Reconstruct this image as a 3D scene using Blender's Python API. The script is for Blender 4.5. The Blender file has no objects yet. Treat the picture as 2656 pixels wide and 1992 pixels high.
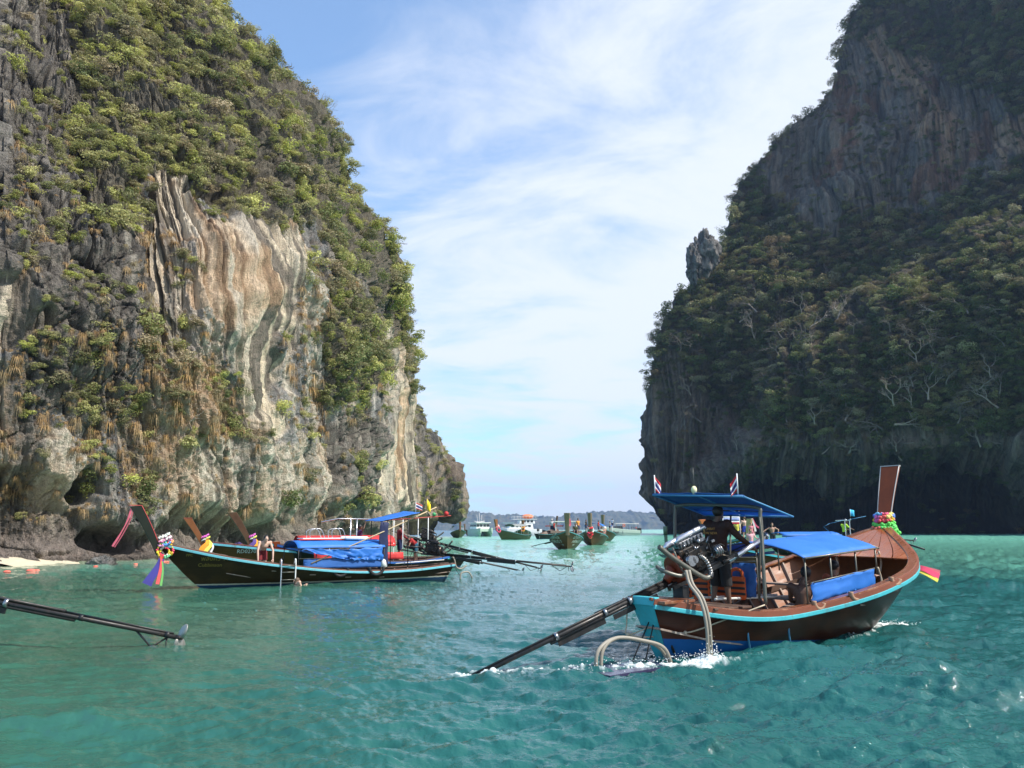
import bpy, bmesh, math, random
import numpy as np
from mathutils import Vector, Matrix, Euler
random.seed(7); RNG = np.random.default_rng(7)
SC = bpy.context.scene
# ---------------------------------------------------------------- camera
F = 1992.; CX, CY = 1328., 996.; CAMH = 2.1
PITCH = math.atan((1374-996)/F); ROLL = math.radians(0.25)
_f = np.array([0, math.cos(PITCH), math.sin(PITCH)]); _r = np.array([1., 0, 0]); _u = np.cross(_r, _f)
_c, _s = math.cos(ROLL), math.sin(ROLL)
R_, U_, F_ = _c*_r-_s*_u, _s*_r+_c*_u, _f
CP = np.array([0, 0, CAMH])
cam = bpy.data.cameras.new('camera'); camo = bpy.data.objects.new('camera', cam); SC.collection.objects.link(camo)
cam.lens = 36*F/2656; cam.sensor_width = 36; cam.clip_start = .1; cam.clip_end = 30000
camo.matrix_world = Matrix(((R_[0], U_[0], -F_[0], CP[0]), (R_[1], U_[1], -F_[1], CP[1]), (R_[2], U_[2], -F_[2], CP[2]), (0, 0, 0, 1)))
SC.camera = camo
# ---------------------------------------------------------------- world + sun
SUN_EL = math.radians(49); SUN_H = np.array([.89, -.36]); SUN_H /= np.linalg.norm(SUN_H)
SUN = np.array([SUN_H[0]*math.cos(SUN_EL), SUN_H[1]*math.cos(SUN_EL), math.sin(SUN_EL)])
W = bpy.data.worlds.new('World'); SC.world = W; W.use_nodes = True
wt = W.node_tree; wt.nodes.clear()
def wn(t, **k):
    n = wt.nodes.new(t)
    for a, b in k.items(): setattr(n, a, b)
    return n
def wl(a, b): wt.links.new(a, b)
sky = wn('ShaderNodeTexSky', sky_type='NISHITA', sun_disc=False, sun_elevation=SUN_EL, sun_rotation=math.atan2(SUN_H[0], SUN_H[1]),
         air_density=1.0, dust_density=.6, ozone_density=2.2, altitude=0)
geo = wn('ShaderNodeTexCoord'); sep = wn('ShaderNodeSeparateXYZ'); wl(geo.outputs['Generated'], sep.inputs[0])
def wm(op, a, b=None, c=None, clamp=False):
    n = wn('ShaderNodeMath', operation=op, use_clamp=clamp)
    for i, v in enumerate((a, b, c)):
        if v is None: continue
        if isinstance(v, (int, float)): n.inputs[i].default_value = v
        else: wl(v, n.inputs[i])
    return n.outputs[0]
zz = wm('ADD', wm('MAXIMUM', sep.outputs[2], 0.0), .13)
cx_ = wm('DIVIDE', sep.outputs[0], zz); cy_ = wm('DIVIDE', sep.outputs[1], zz)
comb = wn('ShaderNodeCombineXYZ'); wl(cx_, comb.inputs[0]); wl(cy_, comb.inputs[1])
def wnoise(sc, det, rough, dist, off):
    mp = wn('ShaderNodeMapping'); wl(comb.outputs[0], mp.inputs[0]); mp.inputs[1].default_value = off; mp.inputs[3].default_value = (sc[0], sc[1], 1)
    n = wn('ShaderNodeTexNoise'); wl(mp.outputs[0], n.inputs['Vector'])
    n.inputs['Scale'].default_value = 1; n.inputs['Detail'].default_value = det; n.inputs['Roughness'].default_value = rough; n.inputs['Distortion'].default_value = dist
    return n.outputs['Fac']
big = wnoise((.55, .42), 5, .52, .35, (3.1, 1.3, 0)); fine = wnoise((1.9, 2.6), 8, .62, .6, (9.2, 4.4, 0))
# clouds thicken to the east (right)
dirx = wm('MULTIPLY', wm('MULTIPLY_ADD', sep.outputs[0], 1.0, .12), .34)
low = wm('MULTIPLY', wm('SUBTRACT', .55, sep.outputs[2]), .20)
den = wm('ADD', wm('ADD', wm('MULTIPLY', big, .75), wm('MULTIPLY', fine, .74)), wm('ADD', dirx, low))
cl = wn('ShaderNodeMapRange', interpolation_type='SMOOTHSTEP'); wl(den, cl.inputs[0])
cl.inputs[1].default_value = .60; cl.inputs[2].default_value = .97; cl.inputs[3].default_value = .16; cl.inputs[4].default_value = .93
ccol = wn('ShaderNodeMix', data_type='RGBA'); wl(cl.outputs[0], ccol.inputs[0])
SKYC = (5.6, 5.95, 6.6, 1)
tint = wn('ShaderNodeMix', data_type='RGBA', blend_type='MULTIPLY'); tint.inputs[0].default_value = 1
wl(sky.outputs[0], tint.inputs[6]); tint.inputs[7].default_value = (.88, 1.37, 1.62, 1)
wl(tint.outputs[2], ccol.inputs[6]); ccol.inputs[7].default_value = SKYC
bg = wn('ShaderNodeBackground'); bg.inputs[1].default_value = .12; wl(ccol.outputs[2], bg.inputs[0])
out = wn('ShaderNodeOutputWorld'); wl(bg.outputs[0], out.inputs[0])
sl = bpy.data.lights.new('sun', 'SUN'); sl.energy = 4.9; sl.angle = math.radians(.5); sl.color = (1, .945, .86)
so = bpy.data.objects.new('sun', sl); SC.collection.objects.link(so)
so.rotation_euler = Vector(-SUN).to_track_quat('-Z', 'Y').to_euler()
vs = SC.view_settings; vs.view_transform = 'Standard'; vs.look = 'None'; vs.gamma = 1; vs.use_curve_mapping = False; vs.exposure = 0.52
SC.cycles.max_bounces = 6; SC.cycles.diffuse_bounces = 2; SC.cycles.glossy_bounces = 3; SC.cycles.transmission_bounces = 4
SC.cycles.transparent_max_bounces = 8; SC.cycles.volume_bounces = 0; SC.cycles.caustics_reflective = False; SC.cycles.caustics_refractive = False
SC.cycles.sample_clamp_indirect = 4
try:
    SC.cycles.use_denoising = True; SC.cycles.denoiser = 'OPENIMAGEDENOISE'; SC.cycles.denoising_prefilter = 'ACCURATE'
except Exception: pass
# ---------------------------------------------------------------- projections (photo measurement -> place)
def ray(px, py): return F_+R_*((px-CX)/F)+U_*((CY-py)/F)
def atz(px, py, z=0.):
    r = ray(px, py); return CP+r*((z-CAMH)/r[2])
def aty(px, py, y):
    r = ray(px, py); return CP+r*(y/r[1])
def aty_arr(px, py, y):
    r = F_[None]+np.outer((px-CX)/F, R_)+np.outer((CY-py)/F, U_)
    return CP[None]+r*(y/r[:, 1])[:, None]
def projy(P):
    d = P-CP; return CY-F*(d@U_)/(d@F_)
def projx(P):
    d = P-CP; return CX+F*(d@R_)/(d@F_)
# ---------------------------------------------------------------- numpy noise
def _h(ix, iy, iz, seed):
    with np.errstate(over='ignore'):
        n = ix.astype(np.uint32)*np.uint32(374761393)+iy.astype(np.uint32)*np.uint32(668265263)+iz.astype(np.uint32)*np.uint32(2246822519)+np.uint32(seed*977+13)
        n = (n ^ (n >> np.uint32(13)))*np.uint32(1274126177); n = (n ^ (n >> np.uint32(15)))*np.uint32(2246822519)
    return ((n ^ (n >> np.uint32(16))) & np.uint32(0xffff)).astype(np.float32)/65535.
def vn(x, y, z=None, seed=0):
    x = np.asarray(x, np.float64); y = np.asarray(y, np.float64); z = np.zeros_like(x) if z is None else z
    ix, iy, iz = [np.floor(a).astype(np.int64) for a in (x, y, z)]
    fx, fy, fz = x-ix, y-iy, z-iz
    fx, fy, fz = [t*t*t*(t*(t*6-15)+10) for t in (fx, fy, fz)]
    r = 0
    for a in (0, 1):
        for b in (0, 1):
            for c in (0, 1):
                w = (fx if a else 1-fx)*(fy if b else 1-fy)*(fz if c else 1-fz)
                r = r+w*_h(ix+a, iy+b, iz+c, seed)
    return r*2-1
def fbm(x, y, z=None, o=4, seed=0, g=.5, l=2.03):
    r = 0; a = 1.; s = 0; z = 0*x if z is None else z
    for i in range(o):
        r = r+a*vn(x, y, z, seed+i*7); s += a; a *= g; x, y, z = x*l+11.3, y*l+5.7, z*l+3.1
    return r/s*1.6
def ridge(x, y, z=None, o=3, seed=0):
    r = 0; a = 1.; s = 0; z = 0*x if z is None else z
    for i in range(o):
        n = 1-np.abs(vn(x, y, z, seed+i*5))*2.2; r = r+a*np.clip(n, -1, 1); s += a; a *= .5; x, y, z = x*2.1+4.3, y*2.1+8.7, z*2.1+1.1
    return r/s
def cell(x, y, seed=0):
    ix, iy = np.floor(x).astype(np.int64), np.floor(y).astype(np.int64); f1 = np.full(x.shape, 9.); f2 = f1.copy(); idv = np.zeros(x.shape)
    for a in (-1, 0, 1):
        for b in (-1, 0, 1):
            cx, cy = ix+a, iy+b; o = cx*0
            px = cx+_h(cx, cy, o, seed); py = cy+_h(cx, cy, o, seed+1); d = np.hypot(px-x, py-y); h = _h(cx, cy, o, seed+2)
            m = d < f1; f2 = np.where(m, f1, np.minimum(f2, d)); idv = np.where(m, h, idv); f1 = np.where(m, d, f1)
    return f1, f2, idv
def sm(a, b, x): t = np.clip((x-a)/(b-a), 0, 1); return t*t*(3-2*t)
def inpoly(x, y, P):
    r = np.zeros(x.shape, bool); n = len(P)
    for i in range(n):
        x1, y1 = P[i]; x2, y2 = P[(i+1) % n]
        if y1 == y2: continue
        c = ((y1 > y) != (y2 > y)) & (x < (x2-x1)*(y-y1)/(y2-y1)+x1); r ^= c
    return r
# ---------------------------------------------------------------- materials
MATS = {}
def newmat(name):
    m = bpy.data.materials.new(name); m.use_nodes = True; m.node_tree.nodes.clear(); return m
class NT:
    def __init__(s, m): s.t = m.node_tree
    def n(s, t, ins=None, **k):
        n = s.t.nodes.new(t)
        for a, b in k.items(): setattr(n, a, b)
        for a, b in (ins or {}).items():
            if hasattr(b, 'is_output') or isinstance(b, bpy.types.NodeSocket): s.t.links.new(b, n.inputs[a])
            else: n.inputs[a].default_value = b
        return n
    def l(s, a, b): s.t.links.new(a, b)
    def math(s, op, a, b=0., clamp=False):
        return s.n('ShaderNodeMath', {0: a, 1: b}, operation=op, use_clamp=clamp).outputs[0]
    def mix(s, f, a, b, bt='MIX'):
        return s.n('ShaderNodeMix', {0: f, 6: a, 7: b}, data_type='RGBA', blend_type=bt).outputs[2]
    def noise(s, sc, det=4, rough=.6, vec=None, scale=1., dist=0.):
        c = vec if vec is not None else s.n('ShaderNodeTexCoord').outputs['Object']
        mp = s.n('ShaderNodeMapping', {0: c, 3: sc if isinstance(sc, tuple) else (sc, sc, sc)})
        return s.n('ShaderNodeTexNoise', {'Vector': mp.outputs[0], 'Scale': scale, 'Detail': det, 'Roughness': rough, 'Distortion': dist}).outputs['Fac']
    def ramp(s, f, pts):
        n = s.n('ShaderNodeValToRGB', {0: f}); e = n.color_ramp.elements
        while len(e) < len(pts): e.new(.5)
        for i, (p, c) in enumerate(pts):
            e[i].position = p; e[i].color = (*c, 1) if len(c) == 3 else c
        return n.outputs[0]
def out_bsdf(t, ins, disp=None):
    b = t.n('ShaderNodeBsdfPrincipled', ins); o = t.n('ShaderNodeOutputMaterial', {0: b.outputs[0]}); return b
def simple(name, col, rough=.5, metal=0., var=.18, sc=6., bump=.0, spec=.5, coat=0., stain=None, sc3=None, trans=0.):
    """paint / wood / cloth with procedural variation, stains and grain"""
    if name in MATS: return MATS[name]
    m = newmat(name); t = NT(m)
    n1 = t.noise(sc3 or sc, 5, .65); n2 = t.noise(sc*4.3, 3, .6)
    f = t.math('ADD', t.math('MULTIPLY', n1, 1.3), t.math('MULTIPLY', n2, .7))
    f = t.math('MULTIPLY_ADD', f, var*1.6); f.node.inputs[2].default_value = 1-var*1.6
    c = t.n('ShaderNodeVectorMath', {0: (col[0], col[1], col[2]), 3: f}, operation='SCALE').outputs[0]
    if stain:
        sn = t.noise((sc*.7, sc*.7, sc*.25), 6, .7)
        k = t.n('ShaderNodeMapRange', {0: sn, 1: .52, 2: .72}, interpolation_type='SMOOTHSTEP').outputs[0]
        c = t.mix(t.math('MULTIPLY', k, .75), c, (*stain, 1))
    r = t.n('ShaderNodeMapRange', {0: n1, 1: .3, 2: .7, 3: max(.03, rough-.12), 4: min(1, rough+.15)}).outputs[0]
    ins = {'Base Color': c, 'Roughness': r, 'Metallic': metal, 'Specular IOR Level': spec, 'Coat Weight': coat, 'Coat Roughness': .15}
    if bump:
        b = t.n('ShaderNodeBump', {'Height': n2, 'Strength': bump, 'Distance': .01}); ins['Normal'] = b.outputs[0]
    if trans:
        p = t.n('ShaderNodeBsdfPrincipled', ins); tr = t.n('ShaderNodeBsdfTranslucent', {0: c})
        mx = t.n('ShaderNodeMixShader', {0: trans, 1: p.outputs[0], 2: tr.outputs[0]}); t.n('ShaderNodeOutputMaterial', {0: mx.outputs[0]})
    else: out_bsdf(t, ins)
    MATS[name] = m; return m
# ---------------------------------------------------------------- object helpers
def tag(o, label=None, cat=None, group=None, kind=None):
    if label: o['label'] = label
    if cat: o['category'] = cat
    if group: o['group'] = group
    if kind: o['kind'] = kind
    return o
def empty(name, loc=(0, 0, 0), rz=0., label=None, cat=None, group=None):
    o = bpy.data.objects.new(name, None); SC.collection.objects.link(o); o.location = loc; o.rotation_euler = (0, 0, rz); o.empty_display_size = .3
    return tag(o, label, cat, group)
def addobj(name, me, parent=None, loc=None, rot=None, scale=None):
    o = bpy.data.objects.new(name, me); SC.collection.objects.link(o)
    if parent: o.parent = parent
    if loc is not None: o.location = loc
    if rot is not None: o.rotation_euler = rot
    if scale is not None: o.scale = scale if hasattr(scale, '__len__') else (scale,)*3
    return o
def npmesh(name, V, Fq, mat=None, smooth=True):
    me = bpy.data.meshes.new(name); V = np.asarray(V, np.float32); Fq = np.asarray(Fq, np.int32); k = Fq.shape[1]
    me.vertices.add(len(V)); me.vertices.foreach_set('co', V.ravel()); me.loops.add(Fq.size); me.loops.foreach_set('vertex_index', Fq.ravel())
    me.polygons.add(len(Fq)); me.polygons.foreach_set('loop_start', np.arange(0, Fq.size, k, dtype=np.int32))
    try: me.polygons.foreach_set('loop_total', np.full(len(Fq), k, np.int32))
    except Exception: pass
    me.polygons.foreach_set('use_smooth', np.full(len(Fq), smooth)); me.update(calc_edges=True)
    if mat: me.materials.append(mat)
    return me
def gridfaces(nu, nv):
    i = np.arange(nu*nv).reshape(nu, nv); return np.stack([i[:-1, :-1], i[1:, :-1], i[1:, 1:], i[:-1, 1:]], -1).reshape(-1, 4)
def setcol(me, name, C):
    a = me.color_attributes.new(name, 'FLOAT_COLOR', 'POINT'); D = np.ones((len(C), 4), np.float32); D[:, :C.shape[1]] = C; a.data.foreach_set('color', D.ravel())
class MB:
    """collects shapes, links them as ONE mesh object"""
    def __init__(s): s.v = []; s.f = []; s.sm = []
    def add(s, V, Fc, smooth=False):
        o = len(s.v); s.v += [tuple(map(float, p)) for p in V]; s.f += [tuple(int(i)+o for i in f) for f in Fc]; s.sm += [smooth]*len(Fc); return s
    def box(s, c, d, R=None, taper=1.):
        x, y, z = d[0]/2, d[1]/2, d[2]/2
        V = [(-x, -y, -z), (x, -y, -z), (x, y, -z), (-x, y, -z), (-x*taper, -y*taper, z), (x*taper, -y*taper, z), (x*taper, y*taper, z), (-x*taper, y*taper, z)]
        if R is not None: V = [tuple(R @ Vector(p)) for p in V]
        V = [(p[0]+c[0], p[1]+c[1], p[2]+c[2]) for p in V]
        return s.add(V, [(3, 2, 1, 0), (4, 5, 6, 7), (0, 1, 5, 4), (1, 2, 6, 5), (2, 3, 7, 6), (3, 0, 4, 7)])
    def tube(s, P, r, n=8, caps=True, flat=1.):
        P = [np.array(p, float) for p in P]; m = len(P); r = [r]*m if np.isscalar(r) else list(r)
        T = [P[min(i+1, m-1)]-P[max(i-1, 0)] for i in range(m)]; T = [t/(np.linalg.norm(t)+1e-9) for t in T]
        a = np.array([0, 0, 1.]) if abs(T[0][2]) < .9 else np.array([1., 0, 0]); N = np.cross(T[0], a); N /= np.linalg.norm(N); V = []
        for i in range(m):
            N = N-T[i]*(N@T[i]); N /= np.linalg.norm(N)+1e-9; B = np.cross(T[i], N)
            for k in range(n):
                t = 2*math.pi*k/n; V.append(P[i]+r[i]*(N*math.cos(t)+B*flat*math.sin(t)))
        Fc = [(i*n+k, i*n+(k+1) % n, (i+1)*n+(k+1) % n, (i+1)*n+k) for i in range(m-1) for k in range(n)]
        s.add(V, Fc, True)
        if caps:
            o = len(s.v)-m*n; s.f += [tuple(o+k for k in range(n))[::-1], tuple(o+(m-1)*n+k for k in range(n))]; s.sm += [False]*2
        return s
    def ball(s, c, r, nu=10, nv=7, R=None):
        r = (r,)*3 if np.isscalar(r) else r; V = [(0, 0, r[2])]
        for j in range(1, nv):
            ph = math.pi*j/nv
            for i in range(nu):
                t = 2*math.pi*i/nu; V.append((r[0]*math.sin(ph)*math.cos(t), r[1]*math.sin(ph)*math.sin(t), r[2]*math.cos(ph)))
        V.append((0, 0, -r[2])); Fc = [(0, 1+i, 1+(i+1) % nu) for i in range(nu)]
        for j in range(nv-2):
            for i in range(nu):
                a = 1+j*nu+i; b = 1+j*nu+(i+1) % nu; Fc.append((a, a+nu, b+nu, b))
        L = len(V)-1; o = 1+(nv-2)*nu; Fc += [(L, o+(i+1) % nu, o+i) for i in range(nu)]
        if R is not None: V = [tuple(R @ Vector(p)) for p in V]
        return s.add([(p[0]+c[0], p[1]+c[1], p[2]+c[2]) for p in V], Fc, True)
    def torus(s, c, R, r, ax=(0, 0, 1), n=20, m=8, arc=1., rot=0.):
        a = Vector(ax).normalized(); q = Vector((0, 0, 1)).rotation_difference(a); k = n+1 if arc < 1 else n
        P = [tuple(Vector(c)+q @ Vector((R*math.cos(rot+2*math.pi*arc*i/n), R*math.sin(rot+2*math.pi*arc*i/n), 0))) for i in range(n+1)]
        return s.tube(P, r, m, caps=arc < 1)
    def sheet(s, G, th=.01, smooth=True):
        """grid of points nu x nv x 3 made into a slab of thickness th"""
        G = np.asarray(G, float); nu, nv = G.shape[:2]; du = np.gradient(G, axis=0); dv = np.gradient(G, axis=1); N = np.cross(du, dv); N /= np.linalg.norm(N, axis=2, keepdims=True)+1e-9
        A = (G+N*th/2).reshape(-1, 3); B = (G-N*th/2).reshape(-1, 3); fc = gridfaces(nu, nv); n = nu*nv
        Fc = [tuple(f) for f in fc]+[tuple(n+i for i in f[::-1]) for f in fc]
        ix = np.arange(n).reshape(nu, nv); e = list(ix[:, 0])+list(ix[-1, 1:])+list(ix[-2::-1, -1])+list(ix[0, -2:0:-1])
        for i in range(len(e)):
            a, b = e[i], e[(i+1) % len(e)]; Fc.append((b, a, a+n, b+n))
        return s.add(np.concatenate([A, B]), Fc, smooth)
    def strip(s, P, w, th, up=(0, 0, 1)):
        """rectangular section bar along a path"""
        P = [np.array(p, float) for p in P]; m = len(P); V = []; up = np.array(up, float)
        w = [w]*m if np.isscalar(w) else w; th = [th]*m if np.isscalar(th) else th
        for i in range(m):
            T = P[min(i+1, m-1)]-P[max(i-1, 0)]; T /= np.linalg.norm(T)+1e-9; S = np.cross(T, up); S /= np.linalg.norm(S)+1e-9; Uq = np.cross(S, T)
            for a, b in ((-1, -1), (1, -1), (1, 1), (-1, 1)): V.append(P[i]+S*w[i]/2*a+Uq*th[i]/2*b)
        Fc = [(i*4+k, i*4+(k+1) % 4, i*4+4+(k+1) % 4, i*4+4+k) for i in range(m-1) for k in range(4)]+[(3, 2, 1, 0), (m*4-4, m*4-3, m*4-2, m*4-1)]
        return s.add(V, Fc)
    def mesh(s, name, mat):
        me = bpy.data.meshes.new(name); me.from_pydata(s.v, [], s.f); me.polygons.foreach_set('use_smooth', s.sm); me.update()
        if mat: me.materials.append(mat)
        return me
    def build(s, name, mat, parent=None, label=None, bevel=0.):
        o = addobj(name, s.mesh(name, mat), parent)
        if label: o['label'] = label
        if bevel:
            b = o.modifiers.new('bevel', 'BEVEL'); b.width = bevel; b.segments = 2; b.limit_method = 'ANGLE'
        return o
def curve_pts(P, n=12):
    P = np.array(P, float); m = len(P)-1; e = np.concatenate([[2*P[0]-P[1]], P, [2*P[-1]-P[-2]]]); o = []
    for t in np.linspace(0, m-1e-6, n*m+1):
        i = int(t); f = t-i; p0, p1, p2, p3 = e[i:i+4]
        o.append(.5*((2*p1)+(-p0+p2)*f+(2*p0-5*p1+4*p2-p3)*f*f+(-p0+3*p1-3*p2+p3)*f**3))
    return o
# ================================================================ THE CLIFFS
def rock_mat(name, sc):
    m = newmat(name); t = NT(m); c = t.n('ShaderNodeAttribute', attribute_name='col').outputs[0]
    n1 = t.noise((1.9*sc, 1.9*sc, .16*sc), 6, .7); n2 = t.noise(9.*sc, 5, .7)
    f = t.math('ADD', t.math('MULTIPLY', n1, 1.), t.math('MULTIPLY', n2, .6))
    k = t.n('ShaderNodeMapRange', {0: f, 1: .5, 2: 1.1, 3: .35, 4: 1.65}).outputs[0]
    cc = t.n('ShaderNodeVectorMath', {0: c, 3: k}, operation='SCALE').outputs[0]
    b = t.n('ShaderNodeBump', {'Height': t.math('ADD', n1, t.math('MULTIPLY', n2, .6)), 'Strength': 1., 'Distance': .8/sc})
    out_bsdf(t, {'Base Color': cc, 'Roughness': .9, 'Specular IOR Level': .25, 'Normal': b.outputs[0]}); return m
def smooth_grid(G, it):
    for _ in range(it):
        H = G.copy(); H[1:-1] = (G[:-2]+2*G[1:-1]+G[2:])/4; G = H.copy(); G[:, 1:-1] = (H[:, :-2]+2*H[:, 1:-1]+H[:, 2:])/4
    return G
def normals(G):
    N = np.cross(np.gradient(G, axis=0), np.gradient(G, axis=1)); N /= np.linalg.norm(N, axis=2, keepdims=True)+1e-9; return N
PAL = {'S': (.40, .385, .365), 'D': (.215, .192, .165), 'C': (.86, .72, .54), 'T': (.44, .36, .27), 'W': (.60, .53, .42), 'B': (.105, .08, .062),
       'G': (.16, .14, .105), 'O': (.40, .20, .10), 'K': (.045, .043, .04), 'R': (.13, .125, .12)}
def classify(X, Y, polys, base, seed):
    wx = X+fbm(X/70, Y/110, o=4, seed=seed)*34; wy = Y+fbm(X/60, Y/90, o=4, seed=seed+3)*44
    cls = np.full(X.shape, ord(base), np.int32)
    for c, P in polys: cls[inpoly(wx, wy, P)] = ord(c)
    return cls
# ---- left cliff: plan distances along its foot, silhouette of its far end, setback above
LPOLY = [
 ('T', [(180, 560), (340, 600), (430, 900), (620, 1000), (650, 1120), (720, 1300), (500, 1340), (330, 1250), (300, 1100), (380, 980), (300, 800)]),
 ('W', [(-200, 860), (50, 940), (60, 1100), (200, 1160), (240, 1350), (-200, 1340)]),
 ('W', [(470, 1180), (720, 1130), (900, 1200), (1090, 1080), (1100, 1380), (380, 1400), (420, 1260)]),
 ('W', [(930, 820), (1060, 860), (1090, 1000), (1000, 1060), (940, 960)]),
 ('D', [(-200, 540), (120, 520), (300, 640), (360, 760), (300, 880), (340, 990), (270, 1130), (200, 1120), (90, 1060), (70, 900), (-200, 800)]),
 ('D', [(-200, -400), (180, -400), (230, 200), (200, 330), (150, 520), (-200, 600)]),
 ('D', [(790, 640), (1000, 690), (1080, 900), (960, 860), (880, 780)]),
 ('D', [(900, 1060), (1000, 1150), (960, 1350), (900, 1330), (860, 1130)]),
 ('C', [(365, 440), (480, 425), (520, 560), (600, 560), (745, 590), (765, 700), (725, 950), (700, 1120), (655, 1130), (590, 960), (530, 800), (440, 900), (400, 820), (400, 700), (375, 560)]),
 ('S', [(435, 600), (505, 640), (540, 940), (470, 960), (440, 800)]),
 ('C', [(-200, 760), (20, 740), (90, 820), (40, 900), (-200, 900)]),
 ('C', [(985, 1000), (1075, 980), (1090, 1290), (1010, 1300)]),
 ('G', [(185, -400), (470, -400), (640, 20), (790, 200), (930, 380), (1030, 560), (1090, 760), (1090, 960), (1010, 930), (980, 760), (880, 660), (760, 600), (620, 545), (480, 450), (380, 420), (330, 600), (250, 640), (165, 500), (200, 300)]),
 ('G', [(820, 620), (930, 660), (940, 840), (960, 960), (900, 1060), (820, 1040), (850, 880)]),
]
def left_cliff(NU=560, NV=660):
    s = np.concatenate([np.linspace(-.55, -.03, 40), np.linspace(-.02, 1, NU)]); nw = 46
    v = np.linspace(0, 1, NV)**1.0
    xs_y = [-500, 0, 50, 96, 144, 222, 300, 372, 504, 576, 672, 768, 864, 948, 1020, 1095, 1237, 1378, 1600]
    xs_x = [330, 560, 565, 630, 690, 740, 845, 878, 908, 970, 1016, 1036, 1048, 1056, 1060, 1066, 1076, 1084, 1090]
    ds = [-.6, 0, .1, .2, .37, .6, .8, .9, 1.0]; dd = [46.5, 51, 53, 56, 60, 70, 84, 98, 128]
    S = np.repeat(s[:, None], NV, 1)
    D0 = np.interp(s, ds, dd); D0 = np.convolve(np.pad(D0, 12, 'edge'), np.ones(25)/25, 'valid')
    pyb = np.array([projy(np.array([(1084*a-CX)/F*d, d, -3.])) for a, d in zip(s, D0)])
    PY = pyb[:, None]+(-480-pyb[:, None])*v[None]
    PX = S*np.interp(PY, xs_y, xs_x)
    dsil = np.interp(PY, [-500, 0, 400, 800, 1400], [100, 104, 116, 127, 128])
    k = np.clip(S, 0, 1)**2.2
    D = D0[:, None]*(1+.33*sm(820, -300, PY)*(1-k))
    D = D*(1-k)+k*(D*(dsil/128.))
    # the big flowstone bulge, the ravine beside it, buttresses
    g = lambda x, y, sx, sy: np.exp(-((PX-x)/sx)**2-((PY-y)/sy)**2)
    D = D-3.5*g(560, 780, 150, 300)+3.*g(815, 1150, 38, 240)+2.2*g(380, 700, 60, 220)-2.5*g(960, 1180, 60, 180)-3*g(480, 300, 200, 160)
    G = aty_arr(PX.ravel(), PY.ravel(), D.ravel()).reshape(len(s), NV, 3)
    LCN = len(s)
    e = G[-1]; fw = e[:, :2]/np.linalg.norm(e[:, :2], axis=1, keepdims=True); lf = np.stack([-fw[:, 1], fw[:, 0]], 1); add = []
    for i in range(1, nw):
        ph = i/nw*2.2; R = 14; P = e.copy(); P[:, :2] += fw*R*math.sin(ph)+lf*R*(1-math.cos(ph)); add.append(P)
    G = np.concatenate([G, np.array(add)]); n_ = G.shape[0]
    PX = np.concatenate([PX, np.repeat(PX[-1:], nw-1, 0)]); PY = np.concatenate([PY, np.repeat(PY[-1:], nw-1, 0)])
    B = smooth_grid(G, 6); N = -normals(B)
    if N[200, 300, 0] < 0: N = -N
    U = np.zeros((n_, NV)); U[1:] = np.cumsum(np.linalg.norm(np.diff(B[:, 40:41, :2], axis=0), axis=2), 0); Z = B[..., 2]; Us = U
    cls = classify(PX, PY, LPOLY, 'S', 5)
    is_ = lambda c: smooth_grid((cls == ord(c)).astype(np.float32), 5)
    mC, mD, mG, mW, mT, mS = [is_(c) for c in 'CDGWTS']
    mC = np.clip(mC*2.2-.6, 0, 1)
    # displacement in metres: vertical flutes (stretched), warped; blocky fractures where dark; pits
    wu = Us+fbm(Us*.12, Z*.05, o=3, seed=11)*1.1+fbm(Us*.5, Z*.12, o=3, seed=12)*.16
    bil = lambda a, b, s_: np.abs(vn(a, b, seed=s_))**.75*2.4-1.
    flute = bil(wu*.42, Z*.035, 21); fl2 = bil(wu*.95, Z*.03, 31)*.7+bil(wu*2.1, Z*.07, 35)*.4; fl3 = vn(wu*4.6, Z*.3, seed=41)
    f1, f2, idc = cell(Us*.38+fbm(Us*.3, Z*.3, o=2, seed=3)*.5, Z*.22+Us*.06, seed=9); g1, g2, idg = cell(Us*1.1, Z*.6, seed=19)
    block = idc*1.6+idg*.6-np.exp(-(f2-f1)*9)*.9-np.exp(-(g2-g1)*8)*.35
    rough = fbm(Us*1.1, Z*.8, B[..., 1]*.5, o=6, seed=61, g=.6); lump = fbm(Us*.11, Z*.08, o=4, seed=71)
    tap = np.clip((LCN-np.arange(n_))/60., .25, 1)[:, None]*np.ones((1, NV)); crag = ridge(Us*.55+Z*.12, Z*.42, B[..., 1]*.1, o=4, seed=63)
    d = lump*1.6*tap+flute*.45*(1-.6*mD)+fl2*(.34+.34*mC)*(1-.4*mD)*(1-.6*mG)+fl3*.16+fbm(Us*3.1, Z*1.4, o=3, seed=67, g=.6)*.13+crag*(.36*(1-.9*mC)*(1-.6*mG))+block*(.22*(1-mC)+.35*mD+.2*mG)+rough*(.30+.2*mD+.3*mG)*(1-.5*mC)
    ledge = fbm(Us*.05, Z*.16+vn(Us*.07, Z*0, seed=8)*1.2, o=3, seed=81); d += np.maximum(ledge, 0)*1.3
    zz_ = Z
    lip = 5.2+2.6*fbm(Us*.09, Us*0, o=4, seed=91)+1.2*vn(wu*.6, wu*0, seed=93)
    notch = sm(0, 1, (lip-zz_)/2.4)*sm(-1.4, 1.6, zz_); d -= notch*(2.3+.25*fl2+.7*rough)
    d += sm(2.6, .2, zz_)*(.3+.7*rough+1.0*np.maximum(vn(Us*.5, Z*.9, seed=95), 0))
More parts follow.
